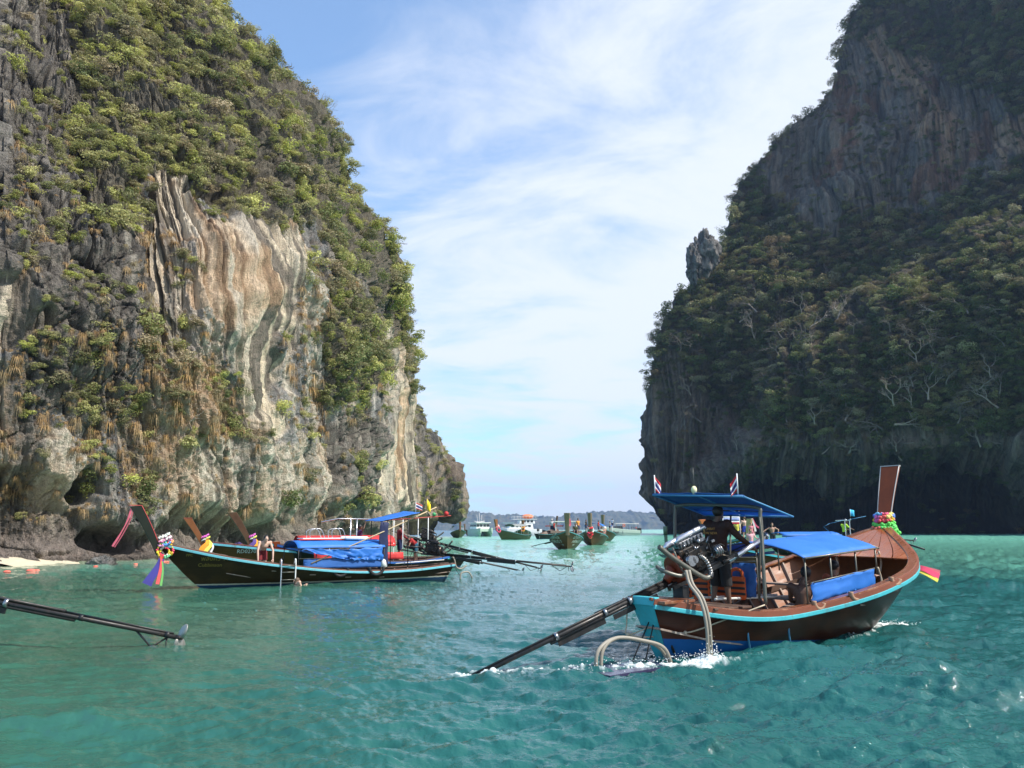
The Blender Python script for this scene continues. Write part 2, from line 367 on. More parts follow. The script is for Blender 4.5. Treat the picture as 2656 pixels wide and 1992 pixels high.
    for (x, y, sx, sy, a) in [(212, 1268, 34, 44, 4.2), (290, 1405, 66, 40, 3.5), (705, 1395, 24, 36, 2.5), (382, 1405, 20, 34, 1.6), (10, 1235, 26, 26, 1.6), (862, 1160, 14, 90, 2.6), (985, 1010, 22, 30, 2.6), (600, 705, 10, 60, 1.2), (845, 1240, 16, 90, 2.5), (530, 505, 60, 24, 2.), (385, 520, 16, 60, 2.2), (205, 560, 12, 200, 1.5), (930, 1330, 60, 40, 2.)]:
        ww = PX+fl3*4; d -= a*sm(1.3, .55, np.hypot((ww-x)/sx, (PY-y+fl2*10)/sy))
    G = B+N*d[..., None]; G[..., 2] += rough*.12
    # albedo laid out by rock type
    col = np.zeros(cls.shape+(3,), np.float32)
    for c, rgb in PAL.items(): col[cls == ord(c)] = rgb
    col = smooth_grid(col, 2)
    st = fbm(wu*.5, Z*.018, o=4, seed=101); st2 = fbm(wu*1.7, Z*.035, o=3, seed=111, g=.6); pt = fbm(Us*.25, Z*.2, o=5, seed=121); hf = fbm(Us*2.2, Z*2., o=4, seed=131)
    def mixc(m, rgb): 
        nonlocal col
        col = col*(1-m[..., None])+np.array(rgb, np.float32)*m[..., None]
    nD = 1-mD-mG
    mixc(np.clip(sm(.12, .38, st)*(.7*mS+.5*mT+.6*mW), 0, 1), (.64, .56, .44))
    mixc(np.clip(sm(.22, .42, st2)*(.6*mS+.6*mC+.6*mW+.3*mD), 0, 1), (.76, .69, .57))
    mixc(np.clip(sm(.12, .36, -st)*(.6*mS+.25*mC+.4*mW+.3*mT), 0, 1), (.12, .12, .125))
    mixc(np.clip(sm(.16, .34, -st2)*(.75*mS+.65*mW+.5*mT), 0, 1), (.085, .08, .075))
    mixc(np.clip(sm(.08, .20, -st2)*.85*mC, 0, 1), (.13, .115, .10))
    mixc(np.clip(sm(.1, .5, pt+st*.5)*(.50*mC+.45*mT+.12*mS+.3*mW), 0, 1), (.56, .33, .17))
    mixc(np.clip(sm(.05, .4, pt)*mD*.6, 0, 1), (.36, .33, .29)); mixc(np.clip(sm(.5, .8, hf)*mD*.6, 0, 1), (.42, .36, .30))
    mixc(np.clip(sm(.2, .6, hf)*(.5*mT+.3*mW+.25*mS), 0, 1), (.34, .20, .095))
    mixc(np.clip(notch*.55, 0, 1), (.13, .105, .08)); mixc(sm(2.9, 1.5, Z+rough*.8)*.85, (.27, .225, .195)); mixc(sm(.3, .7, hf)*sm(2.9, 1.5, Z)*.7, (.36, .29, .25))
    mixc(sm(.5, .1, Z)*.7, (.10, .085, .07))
    crev = np.clip(np.exp(-(g2-g1)*10)*mD*.7+np.exp(-(f2-f1)*12)*(mD+.3*mS)*.6, 0, 1); mixc(crev, (.04, .037, .035))
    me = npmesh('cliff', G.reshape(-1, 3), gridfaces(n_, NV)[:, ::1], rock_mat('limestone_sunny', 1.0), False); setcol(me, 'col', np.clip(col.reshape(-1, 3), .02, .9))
    o = addobj('cliff', me); tag(o, 'sunlit grey and cream limestone cliff with green shrubs above the moored boats', kind='structure')
    return dict(G=G, N=N, cls=cls, PX=PX, PY=PY, n=len(s), o=o, d=d)
LC = left_cliff()
# ---- headland behind the end of the left cliff
def headland():
    NU, NV = 150, 170
    ys = [960, 1016, 1090, 1129, 1169, 1208, 1254, 1310, 1350, 1372, 1400]; xr = [1000, 1060, 1108, 1108, 1134, 1166, 1190, 1190, 1178, 1150, 1140]
    u = np.linspace(0, 1, NU); PY = np.linspace(1394, 940, NV)[None]+0*u[:, None]; XR = np.interp(PY, ys, xr); PX = 1000+(XR-1000)*u[:, None]
    D = 188+30*u[:, None]+14*sm(1300, 960, PY)
    G = aty_arr(PX.ravel(), PY.ravel(), D.ravel()).reshape(NU, NV, 3); e = G[-1]; fw = e[:, :2]/np.linalg.norm(e[:, :2], axis=1, keepdims=True); lf = np.stack([-fw[:, 1], fw[:, 0]], 1); add = []
    for i in range(1, 20):
        ph = i/20*2.; P = e.copy(); P[:, :2] += fw*14*math.sin(ph)+lf*14*(1-math.cos(ph)); add.append(P)
    G = np.concatenate([G, np.array(add)]); PX = np.concatenate([PX, np.repeat(PX[-1:], 19, 0)]); PY = np.concatenate([PY, np.repeat(PY[-1:], 19, 0)])
    B = smooth_grid(G, 5); N = normals(B)
    if N[60, 60, 1] > 0: N = -N
    U = B[..., 0]*1.2+B[..., 1]*.5; Z = B[..., 2]; wu = U+fbm(U*.1, Z*.05, seed=3)*2
    d = fbm(U*.1, Z*.08, o=3, seed=5)*2.5+ridge(wu*.3, Z*.03, o=2, seed=6)*1.3+ridge(wu*1., Z*.08, o=2, seed=7)*.5+fbm(U*.5, Z*.5, seed=8)*.6
    d -= 3.5*sm(6.5, 2.5, Z+fbm(U*.2, Z*0, seed=9)*1.5)
    G = B+N*d[..., None]
    st = fbm(wu*.8, Z*.04, o=4, seed=12); pt = fbm(U*.15, Z*.12, o=4, seed=13); col = np.zeros(G.shape, np.float32)+np.array((.27, .25, .22))
    for m, c in ((sm(0, .4, st), (.46, .38, .28)), (sm(.1, .5, -st), (.11, .105, .1)), (sm(.2, .5, pt)*.3, (.40, .27, .17)), (sm(6, 2, Z)*.7, (.13, .11, .09)), (sm(20, 40, Z)*.5, (.1, .1, .06))):
        col = col*(1-m[..., None])+np.array(c)*m[..., None]
    me = npmesh('headland', G.reshape(-1, 3), gridfaces(*G.shape[:2]), rock_mat('limestone_headland', .6), False); setcol(me, 'col', col.reshape(-1, 3))
    o = addobj('headland', me); tag(o, 'grey limestone headland with green scrub behind the end of the sunlit cliff', kind='structure')
    cls = np.where((PX-1000)/(np.interp(PY, ys, xr)-1000+1e-3) > .45, ord('G'), ord('S')); cls[(PY > 1250)] = ord('S'); cls[(fbm(U*.1, Z*.1, o=3, seed=22) > .1) & (PY < 1330)] = ord('G')
    return dict(G=G, N=N, cls=cls, PX=PX, PY=PY, n=NU)
HL = headland()
# ---- right cliff, in its own shade
RPOLY = [
 ('D', [(1880, 330), (2120, 250), (2180, 100), (2400, 110), (2656, 300), (2900, 300), (2900, 450), (2656, 430), (2520, 500), (2420, 560), (2300, 520), (2140, 560), (2120, 600), (1980, 480), (1900, 420)]),
 ('D', [(2080, 420), (2180, 420), (2180, 600), (2120, 620), (2080, 540)]),
 ('O', [(2210, 90), (2370, 110), (2420, 200), (2330, 180), (2240, 140)]),
 ('O', [(2360, 160), (2440, 200), (2480, 300), (2500, 440), (2420, 380), (2370, 360), (2380, 260)]),
 ('W', [(2440, 210), (2520, 260), (2530, 420), (2480, 440), (2490, 320)]),
 ('O', [(2580, 290), (2900, 270), (2900, 430), (2590, 430)]),
 ('R', [(1640, 1180), (1700, 900), (1760, 900), (1900, 1080), (2300, 1120), (2700, 1100), (2950, 1100), (2950, 1400), (1600, 1400)]),
]
def right_cliff(NU=400, NV=430):
    s = np.concatenate([np.linspace(0, 1, NU), np.linspace(1.02, 1.75, 40)]); v = np.linspace(0, 1, NV)
    ys = [-500, 0, 60, 120, 228, 288, 324, 372, 444, 516, 600, 672, 720, 768, 840, 924, 996, 1080, 1200, 1296, 1335, 1368, 1384, 1500]
    xl = [1960, 2250, 2195, 2178, 2150, 2112, 2045, 1998, 1938, 1896, 1885, 1858, 1810, 1762, 1718, 1690, 1678, 1668, 1664, 1660, 1674, 1690, 1704, 1710]
    S = np.repeat(s[:, None], NV, 1); D0 = 332-70*s
    PY = 1425+(-480-1425)*v[None]+0*S; XL = np.interp(PY, ys, xl); PX = XL+(2656-XL)*S
    # forested spur comes forward below a line, upper wall sits back
    crest = np.interp(PX, [1600, 1900, 2000, 2200, 2350, 2500, 2656, 3200], [1500, 1080, 900, 760, 620, 540, 480, 300])
    spur = sm(-30, 160, PY-crest)
    D = D0[:, None]+30*sm(900, 0, PY)-34*spur*sm(1400, 1150, PY)
    up = sm(620, 520, PY+fbm(PX/80, PY/80, o=2, seed=4)*30)*sm(1900, 2150, PX); D = D+8*up
    G = aty_arr(PX.ravel(), PY.ravel(), D.ravel()).reshape(len(s), NV, 3)
    e = G[0]; fw = e[:, :2]/np.linalg.norm(e[:, :2], axis=1, keepdims=True); rt = np.stack([fw[:, 1], -fw[:, 0]], 1); add = []; nw = 30
    for i in range(1, nw):
        ph = i/nw*2.; P = e.copy(); P[:, :2] += fw*30*math.sin(ph)+rt*30*(1-math.cos(ph)); add.append(P)
    G = np.concatenate([np.array(add[::-1]), G]); PX = np.concatenate([np.repeat(PX[:1], nw-1, 0), PX]); PY = np.concatenate([np.repeat(PY[:1], nw-1, 0), PY])
    up = np.concatenate([np.repeat(up[:1], nw-1, 0), up])
    B = smooth_grid(G, 6); N = normals(B)
    if N[200, 200, 1] > 0: N = -N
    cls = classify(PX, PY, RPOLY, 'G', 45)
    is_ = lambda c: smooth_grid((cls == ord(c)).astype(np.float32), 4)
    mD, mO, mG, mR, mW = [is_(c) for c in 'DOGRW']; rk = mD+mO+mR+mW
    U = B[..., 0]*1.1-B[..., 1]*.4; Z = B[..., 2]; wu = U+fbm(U*.03, Z*.015, o=3, seed=211)*8
    tap = np.clip((np.arange(G.shape[0])-nw+5)/70., .12, 1)[:, None]*np.ones((1, NV)); d = fbm(U*.022, Z*.018, o=4, seed=221)*11*tap+ridge(wu*.11, Z*.012, o=2, seed=223)*3.*tap+ridge(wu*.38, Z*.03, o=2, seed=225)*(.8+.9*rk)+fbm(U*.25, Z*.25, o=4, seed=227)*1.5
    lip = 15+5*fbm(U*.05, Z*0, o=3, seed=229)+3*vn(U*.3, Z*0, seed=230); d -= 9*sm(0, 1, (lip-Z)/6)*sm(-2, 1, Z)
    for (x, y, sx, sy, a) in [(2418, 190, 10, 36, 5), (2390, 260, 12, 40, 5), (2440, 260, 16, 30, 4), (2410, 355, 10, 16, 5), (2500, 380, 10, 60, 3)]:
        d -= a*sm(1.3, .6, np.hypot((PX-x)/sx, (PY-y)/sy))
    G = B+N*d[..., None]
    col = np.zeros(cls.shape+(3,), np.float32)
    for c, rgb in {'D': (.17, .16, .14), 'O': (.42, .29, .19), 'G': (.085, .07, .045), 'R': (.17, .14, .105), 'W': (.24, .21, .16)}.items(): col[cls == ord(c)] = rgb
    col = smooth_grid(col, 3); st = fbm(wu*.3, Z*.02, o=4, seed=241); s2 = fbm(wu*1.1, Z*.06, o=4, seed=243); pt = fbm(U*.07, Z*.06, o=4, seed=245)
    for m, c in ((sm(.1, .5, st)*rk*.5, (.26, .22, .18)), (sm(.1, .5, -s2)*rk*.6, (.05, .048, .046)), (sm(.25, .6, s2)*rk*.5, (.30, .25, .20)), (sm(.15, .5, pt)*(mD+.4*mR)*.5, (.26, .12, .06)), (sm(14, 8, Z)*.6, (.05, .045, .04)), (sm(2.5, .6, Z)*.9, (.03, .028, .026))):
        m = np.clip(m, 0, 1); col = col*(1-m[..., None])+np.array(c)*m[..., None]
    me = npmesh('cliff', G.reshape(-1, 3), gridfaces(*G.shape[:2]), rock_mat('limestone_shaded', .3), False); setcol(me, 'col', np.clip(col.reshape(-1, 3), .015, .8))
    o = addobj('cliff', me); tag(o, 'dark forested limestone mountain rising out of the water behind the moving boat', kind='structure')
    return dict(G=G, N=N, cls=cls, PX=PX, PY=PY, n=len(s), nw=nw-1, d=d)
RC = right_cliff()
def rock_lump(name, c, r, seed, mat, label, kind='structure', nu=64, nv=44, sharp=.5):
    th = np.linspace(0, 2*math.pi, nu, endpoint=False)[:, None]; ph = np.linspace(.02, math.pi-.02, nv)[None]
    n = np.stack([np.sin(ph)*np.cos(th), np.sin(ph)*np.sin(th), np.cos(ph)+0*th], -1); P = n*np.array(r)
    k = 1+.35*fbm(n[..., 0]*2+seed, n[..., 1]*2, n[..., 2]*1.2, o=3, seed=seed)+sharp*.5*ridge(n[..., 0]*4+seed, n[..., 1]*4, n[..., 2]*2.2, o=3, seed=seed+4)
    P = P*k[..., None]+np.array(c); i = np.arange(nu*nv).reshape(nu, nv); j = np.roll(i, -1, 0)
    f = np.stack([i[:, :-1], i[:, 1:], j[:, 1:], j[:, :-1]], -1).reshape(-1, 4)
    me = npmesh(name, P.reshape(-1, 3), f, mat); g = fbm(P[..., 0]*.8, P[..., 1]*.8, P[..., 2]*.4, o=4, seed=seed); C = np.array((.2, .19, .18))*(1+g[..., None]*.7); setcol(me, 'col', np.clip(C.reshape(-1, 3), .03, .7))
    return tag(addobj(name, me), label, kind=kind)
pp = aty(1826, 655, 318); rock_lump('rock_pinnacle', pp, (4.6, 5, 7.6), 3, bpy.data.materials['limestone_shaded'], 'jagged grey rock pinnacle jutting up from the left shoulder of the dark mountain', sharp=.9)
pp = aty(1800, 684, 316); rock_lump('rock_pinnacle', pp, (2.9, 4, 6.6), 9, bpy.data.materials['limestone_shaded'], 'lower jagged rock beside the pinnacle on the shoulder of the dark mountain', sharp=.9)
# ---- far wooded island
def hill():
    NU, NV = 520, 40; X = np.linspace(-900, 1500, NU)[:, None]; v = np.linspace(0, 1, NV)[None]
    px = CX+X/5000*F; hy = np.interp(px, [900, 1100, 1190, 1230, 1290, 1360, 1440, 1500, 1560, 1620, 1680, 1760, 2000], [1338, 1322, 1323, 1330, 1337, 1336, 1343, 1335, 1329, 1330, 1336, 1340, 1350])
    top = (1374-hy)/F*5000*1.06
    bump = fbm(X*.035, X*0, o=4, seed=5)*7+np.maximum(vn(X*.11, X*0, seed=6), 0)*9
    Z = -1+(top+bump)*np.sin(v*math.pi*.5)**.8+fbm(X*.05, v*9, o=3, seed=8)*5*v; Y = 4700+v*420+fbm(X*.01, v*3, o=3, seed=9)*60
    G = np.stack([X+0*v, Y+0*X, Z], -1); G2 = G[:, -1:].copy(); G2[..., 1] += 300; G2[..., 2] -= 60; G = np.concatenate([G, G2], 1)
    m = newmat('far_forest'); t = NT(m); n = t.noise(.03, 5, .6); out_bsdf(t, {'Base Color': t.ramp(n, [(.3, (.035, .05, .025)), (.5, (.07, .075, .04)), (.72, (.15, .12, .075))]), 'Roughness': .95, 'Specular IOR Level': .1})
    me = npmesh('hill', G.reshape(-1, 3), gridfaces(NU, NV+1), m); return tag(addobj('hill', me), 'low wooded island fading blue on the horizon', kind='structure')
hill()
# ---- sand strip under the left cliff
def sand():
    n = 90; G = []
    xs = np.linspace(-10, 780, n)
    for i, x in enumerate(xs):
        y = np.interp(x, [-10, 0, 100, 200, 330, 400, 470, 620, 780], [1467, 1466, 1463, 1456.5, 1452, 1448, 1445, 1436, 1425]); p = atz(x, y, 0.); row = []
        for k, (a, z) in enumerate([(3.4, .55), (1.6, .38), (.6, .24), (-.5, .10), (-1.6, -.06), (-3.6, -.3), (-9, -1.2)]):
            row.append((p[0]-a*.95+.1*vn(np.array([i*.4]), np.array([k*1.]))[0], p[1]+a*.3, z+.03*vn(np.array([i*.7]), np.array([k*2.]), seed=4)[0]))
        G.append(row)
    m = simple('sand', (.52, .46, .34), .95, var=.2, sc=3.); me = npmesh('sand', np.array(G).reshape(-1, 3), gridfaces(n, 7), m)
    return tag(addobj('sand', me), 'narrow strip of pale sand at the foot of the sunlit cliff', kind='structure')
sand()
# ================================================================ WATER
HX, HY, HTH = 2.109, 13.1, .66      # moving boat: stern position and heading
def boat_local(x, y): 
    dx, dy = x-HX, y-HY; c, s_ = math.cos(HTH), math.sin(HTH); return dx*c+dy*s_, -dx*s_+dy*c
def ocean_tile(N, L, seed, wind, spread, lo, hi, p=3.2):
    rg = np.random.default_rng(seed); k = np.fft.fftfreq(N, L/N)*2*math.pi; KX, KY = np.meshgrid(k, k, indexing='ij'); K = np.hypot(KX, KY)+1e-9
    c = (KX*wind[0]+KY*wind[1])/K; lam = 2*math.pi/K
    A = K**(-p)*np.exp(-(hi/1.0)**-2/K**2*18)*np.abs(c)**spread*(lam < hi*2.2)*(lam > lo); A[0, 0] = 0
    A = np.sqrt(np.maximum(A, 0)); H = np.fft.ifft2(A*(rg.normal(size=(N, N))+1j*rg.normal(size=(N, N)))).real; return H/H.std()
def samp(T, L, x, y, ang=0.):
    c, s_ = math.cos(ang), math.sin(ang); u = (x*c-y*s_)/L*T.shape[0]; v = (x*s_+y*c)/L*T.shape[0]; N = T.shape[0]
    i, j = np.floor(u).astype(int), np.floor(v).astype(int); a, b = u-i, v-j; i0, i1, j0, j1 = i % N, (i+1) % N, j % N, (j+1) % N
    return T[i0, j0]*(1-a)*(1-b)+T[i1, j0]*a*(1-b)+T[i0, j1]*(1-a)*b+T[i1, j1]*a*b
def water():
    xs = np.concatenate([np.linspace(-9000, -500, 14)[:-1], np.linspace(-500, -30, 40)[:-1], np.linspace(-30, 2690, 880), np.linspace(2690, 3200, 40)[1:], np.linspace(3200, 12000, 14)[1:]])
    ys = 2060-(2060-1376.2)*np.linspace(0, 1, 400)**.93
    dist = CAMH*F/(ys-1374.)                       # metres in front of the camera
    dist = np.concatenate([np.linspace(.6, dist[0], 12)[:-1], dist, [2600, 4000, 5900]])
    X = (xs-CX)[:, None]/F*dist[None]; Y = dist[None]+0*X; R = np.hypot(X, Y)
    T1 = ocean_tile(512, 34., 1, (.22, .97), 3.2, .30, 2.3); T2 = ocean_tile(512, 21., 2, (-.25, .96), 2.0, .16, 1.0, 3.0); T3 = ocean_tile(256, 90., 3, (.6, .8), 2., 1.5, 9.)
    gust = .72+.45*fbm(X*.05, Y*.03, o=3, seed=31)
    calm = 1-.62*sm(3.5, -7, X+.03*Y)*sm(60, 12, R)      # sheltered water on the left
    calm = calm*(1-.5*sm(-16, -26, X)*sm(90, 60, Y))
    amp = np.clip(gust*calm, .15, 1.3)
    h1 = samp(T1, 34., X, Y); h2 = samp(T2, 21., X, Y, .4); h = (h1+.22*h1*np.abs(h1))*.040*amp+(h2+.2*h2*np.abs(h2))*.031*amp*(.35+.65*calm)+samp(T3, 90., X, Y, .2)*.035*(.6+.4*calm)
    T4 = ocean_tile(512, 11., 9, (.1, .99), 1.2, .06, .42, 2.6); h += samp(T4, 11., X, Y, .3)*.0095*np.clip(amp, .3, 1)*sm(34, 14, R)
    h += .035*np.exp(-((Y-9.6-.08*X)/1.1)**2)*np.cos((Y-9.6-.08*X)*3.0)*sm(-7, -3, X)*sm(1, -1, X)
    # the boat's bow wave, stern wash and foam
    bx, by = boat_local(X, Y); hw = 1.25*np.clip(np.minimum((bx+.3)/1.6, (7.6-bx)/3.4), 0, 1)**.6
    near = by+hw; dd_ = np.abs(near)
    h += .07*np.exp(-(dd_/.45)**2)*sm(-1., 1, bx)*sm(8.4, 7, bx)*(by < .3)
    arm = bx+1.0*(-by-.6)*1.9; h += .09*np.exp(-((arm-7.4)/.9)**2)*sm(-.2, -.8, by)*sm(-7, -2, by)
    wk = np.exp(-(by/(.45+.12*np.abs(bx)))**2)*sm(.4, -.4, bx)*sm(-6.5, -1., bx); h += wk*.07*(vn(X*3, Y*3, seed=5)+.2)
    h += .05*np.exp(-((by+.5+.30*bx)/.5)**2)*sm(-.5, -2, bx)*sm(-9, -4, bx)
    f1 = fbm(X*3.4, Y*3.4, o=6, seed=77, g=.68); f2 = fbm(X*14, Y*14, o=4, seed=79, g=.65)
    foam = np.exp(-(dd_/.20)**2)*sm(-.3, .5, bx)*sm(8.0, 6.9, bx)*(.30+.75*sm(4., 7.2, bx)+.8*sm(1.2, 0, bx))*(by < .5)
    foam += .95*np.exp(-((by+.35+.36*bx*(bx < 0))/(.26+.07*np.abs(bx)))**2)*sm(.6, -.1, bx)*sm(-4.2, -.4, bx)
    foam += .9*np.exp(-((bx-7.35)**2+(by+.5)**2)/.3)+1.0*np.exp(-((bx-.62)**2/.22+(by+.80)**2/.07))
    pt = atz(1225, 1742); foam += .6*np.exp(-((X-pt[0])**2+(Y-pt[1])**2)/.12)+.5*np.exp(-(((X-pt[0]-.6)**2)/1.2+((Y-pt[1]-.25)**2)/.03))
    foam = np.clip(sm(.36, .98, foam*.78+.45*f1*(foam > .04)+.42*f2), 0, 1)*sm(.05, .25, foam)
    wcap = sm(.62, .8, samp(T1, 34., X, Y)*.22+.25*f1+.1*f2)*sm(8, 12, R)*sm(40, 25, R)*.0
    h += foam*.03*(f2+.6)
    h = h*sm(5200, 600, R); V = np.stack([X, Y, h], -1)
    # water body colour: shallow sandy, green shelf far off, deep blue-green beyond
    px = CX+X/Y*F
    sh = sm(11, 0, X-np.interp(Y, [0, 51, 57, 63, 85, 120, 170], [-36, -33.4, -31.5, -28.5, -28, -27, -23]))*sm(28, 48, Y)
    n = fbm(X*.08, Y*.05, o=4, seed=41); n2 = fbm(X*.5, Y*.25, o=4, seed=43)
    base = np.array((.013, .090, .090)); green = np.array((.038, .128, .080)); lite = np.array((.14, .40, .30)); sand_ = np.array((.40, .43, .27)); deep = np.array((.022, .085, .13))
    C = base+(green-base)*np.clip(sm(2, -9, X)*.9+.2*n, 0, 1)[..., None]
    a = np.clip(sm(26, 62, Y+8*n)*.92, 0, 1)[..., None]; C = C*(1-a)+lite*a
    C = C*(1-.75*sh[..., None])+sand_*.75*sh[..., None]
    a = (sm(225, 300, Y+30*n)*np.clip(sm(90, 40, X), 0, 1))[..., None]; C = C*(1-a)+deep*a
    C = C*(1+.14*n2[..., None]*sm(60, 15, Y)[..., None]); a = foam[..., None]*.95; C = C*(1-a)+np.array((.80, .86, .86))*a
    m = newmat('sea_water'); t = NT(m); c = t.n('ShaderNodeAttribute', attribute_name='col').outputs[0]; aux = t.n('ShaderNodeAttribute', attribute_name='aux'); sp = t.n('ShaderNodeSeparateColor', {0: aux.outputs[0]})
    co = t.n('ShaderNodeTexCoord').outputs['Object']; n1 = t.noise((5.5, 9, 5), 4, .6, vec=co); nf = t.noise((18, 30, 5), 3, .6, vec=co)
    hh = t.math('ADD', n1, t.math('MULTIPLY', nf, .3)); bp = t.n('ShaderNodeBump', {'Height': hh, 'Distance': .05, 'Strength': t.math('MULTIPLY', sp.outputs[2], .6)})
    out_bsdf(t, {'Base Color': c, 'Roughness': sp.outputs[0], 'IOR': 1.333, 'Specular IOR Level': .5, 'Normal': bp.outputs[0]})
    nu, nv = X.shape; me = npmesh('water', V.reshape(-1, 3), gridfaces(nu, nv)[:, ::-1], m); setcol(me, 'col', C.reshape(-1, 3))
    rough = np.clip(.035+.26*sm(15, 200, R)+foam*.6, 0, 1); st = np.clip(sm(80, 12, R)*calm, 0.05, 1)
    setcol(me, 'aux', np.stack([rough, foam, st], -1).reshape(-1, 3)); o = addobj('water', me)
    z = np.mean(me.polygons[5000].normal[:]); 
    if me.polygons[5000].normal.z < 0: me.flip_normals()
    return tag(o, 'turquoise lagoon water with small waves running between the cliffs', kind='structure')
water()
# ---- air: pale even haze round everything up to the far island
def haze():
    b = MB().box((0, 2940, 160), (11800, 6100, 324)); m = newmat('haze'); t = NT(m)
    v = t.n('ShaderNodeVolumePrincipled', {'Color': (.42, .62, 1, 1), 'Density': HAZE, 'Anisotropy': .3}); t.n('ShaderNodeOutputMaterial', {1: v.outputs[0]})
    o = b.build('haze', m); tag(o, 'thin pale sea haze in the air', kind='stuff')
HAZE = .00011
haze()
# ================================================================ VEGETATION
def leaf_mat(name, ramp, tr=.38):
    m = newmat(name); t = NT(m); oi = t.n('ShaderNodeObjectInfo').outputs['Random']; lf = t.n('ShaderNodeAttribute', attribute_name='col'); s = t.n('ShaderNodeSeparateColor', {0: lf.outputs[0]})
    c = t.ramp(oi, ramp); k = t.math('MULTIPLY_ADD', s.outputs[0], .8); k.node.inputs[2].default_value = .6
    c = t.n('ShaderNodeVectorMath', {0: c, 3: k}, operation='SCALE').outputs[0]
    c = t.mix(t.math('MULTIPLY', t.math('GREATER_THAN', s.outputs[1], .88), .7), c, (.16, .10, .04, 1))
    p = t.n('ShaderNodeBsdfPrincipled', {'Base Color': c, 'Roughness': .55, 'Specular IOR Level': .35}); tl = t.n('ShaderNodeBsdfTranslucent', {0: c})
    mx = t.n('ShaderNodeMixShader', {0: tr, 1: p.outputs[0], 2: tl.outputs[0]}); t.n('ShaderNodeOutputMaterial', {0: mx.outputs[0]}); return m
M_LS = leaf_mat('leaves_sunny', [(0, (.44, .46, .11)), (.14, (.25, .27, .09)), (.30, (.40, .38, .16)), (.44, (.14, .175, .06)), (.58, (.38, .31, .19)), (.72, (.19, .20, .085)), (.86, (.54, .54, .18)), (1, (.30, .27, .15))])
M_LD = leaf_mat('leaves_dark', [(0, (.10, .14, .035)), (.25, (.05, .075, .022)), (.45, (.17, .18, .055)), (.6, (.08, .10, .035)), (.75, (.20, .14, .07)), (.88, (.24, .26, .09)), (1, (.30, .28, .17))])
M_DRY = leaf_mat('dry_grass', [(0, (.40, .26, .11)), (.4, (.30, .20, .10)), (.7, (.44, .31, .16)), (1, (.24, .20, .11))], .2)
M_TW = simple('pale_twigs', (.25, .21, .17), .85, var=.3, sc=3.); M_TWD = simple('grey_twigs', (.13, .11, .09), .85, var=.3, sc=3.); M_TRK = simple('bark', (.14, .115, .09), .9, var=.3, sc=3.)
def leaves_mesh(name, seed, n, lobes, flat, size, mat, hang=0.):
    """many small leaf blades spread over the outer volume of several lobes; unit radius"""
    g = np.random.default_rng(seed); L = g.normal(size=(lobes, 3)); L /= np.linalg.norm(L, axis=1, keepdims=True); L *= g.uniform(.25, .72, (lobes, 1)); L[:, 2] *= flat; lr = g.uniform(.28, .52, lobes)
    k = g.integers(0, lobes, n); d = g.normal(size=(n, 3)); d /= np.linalg.norm(d, axis=1, keepdims=True); d[:, 2] = np.where(g.random(n) < .45, np.abs(d[:, 2]), d[:, 2])
    r = lr[k]*g.uniform(.45, 1.08, n)**.5; c = L[k]+d*r[:, None]*np.array([1, 1, .72]); c[:, 2] -= hang*g.random(n)
    nn = d*1.0+g.normal(size=(n, 3))*.42; nn /= np.linalg.norm(nn, axis=1, keepdims=True); a = np.cross(nn, g.normal(size=(n, 3))); a /= np.linalg.norm(a, axis=1, keepdims=True); b = np.cross(nn, a)
    s = size*g.uniform(.6, 1.5, n)[:, None]; V = np.stack([c-a*s, c-b*s*.55, c+a*s, c+b*s*.55], 1).reshape(-1, 3); me = npmesh(name, V, np.arange(4*n).reshape(n, 4), mat, False)
    lv = g.random(lobes)[k]*.6+g.random(n)*.4; setcol(me, 'col', np.repeat(np.stack([lv, g.random(n), g.random(n)], 1), 4, 0)); return me
def branch_mesh(name, seed, mat, levels=4, kids=3, spread=.7, r0=.045, up=.25, lean=0.):
    rg = random.Random(seed); V = []; Fc = []
    def seg(p, d, L, r, lv):
        n = 3 if lv > 1 else 4; m = 4; P = [p]; q = p.copy(); dd = d.copy()
        for i in range(m):
            dd = (dd+Vector([rg.gauss(0, .22) for _ in range(3)])+Vector((0, 0, up*.25))).normalized(); q = q+dd*L/m; P.append(q.copy())
        base = len(V)
        for i, a in enumerate(P):
            t = (P[min(i+1, m)]-P[max(i-1, 0)]).normalized(); x = t.orthogonal().normalized(); y = t.cross(x); rr = r*(1-.55*i/m)
            for k in range(n): V.append(tuple(a+x*rr*math.cos(2*math.pi*k/n)+y*rr*math.sin(2*math.pi*k/n)))
        for i in range(m):
            for k in range(n): Fc.append((base+i*n+k, base+i*n+(k+1) % n, base+(i+1)*n+(k+1) % n, base+(i+1)*n+k))
        if lv >= levels: return
        for j in range(kids+(rg.random() < .4)):
            i = rg.randint(2, m); a = P[i] if j else P[-1]
            nd = (dd+Vector([rg.gauss(0, spread) for _ in range(3)])).normalized(); seg(a, nd, L*rg.uniform(.55, .82), r*.52, lv+1)
    seg(Vector((0, 0, -.1)), Vector((lean, 0, 1)).normalized(), .45, r0, 0)
    return npmesh(name, V, Fc, mat)
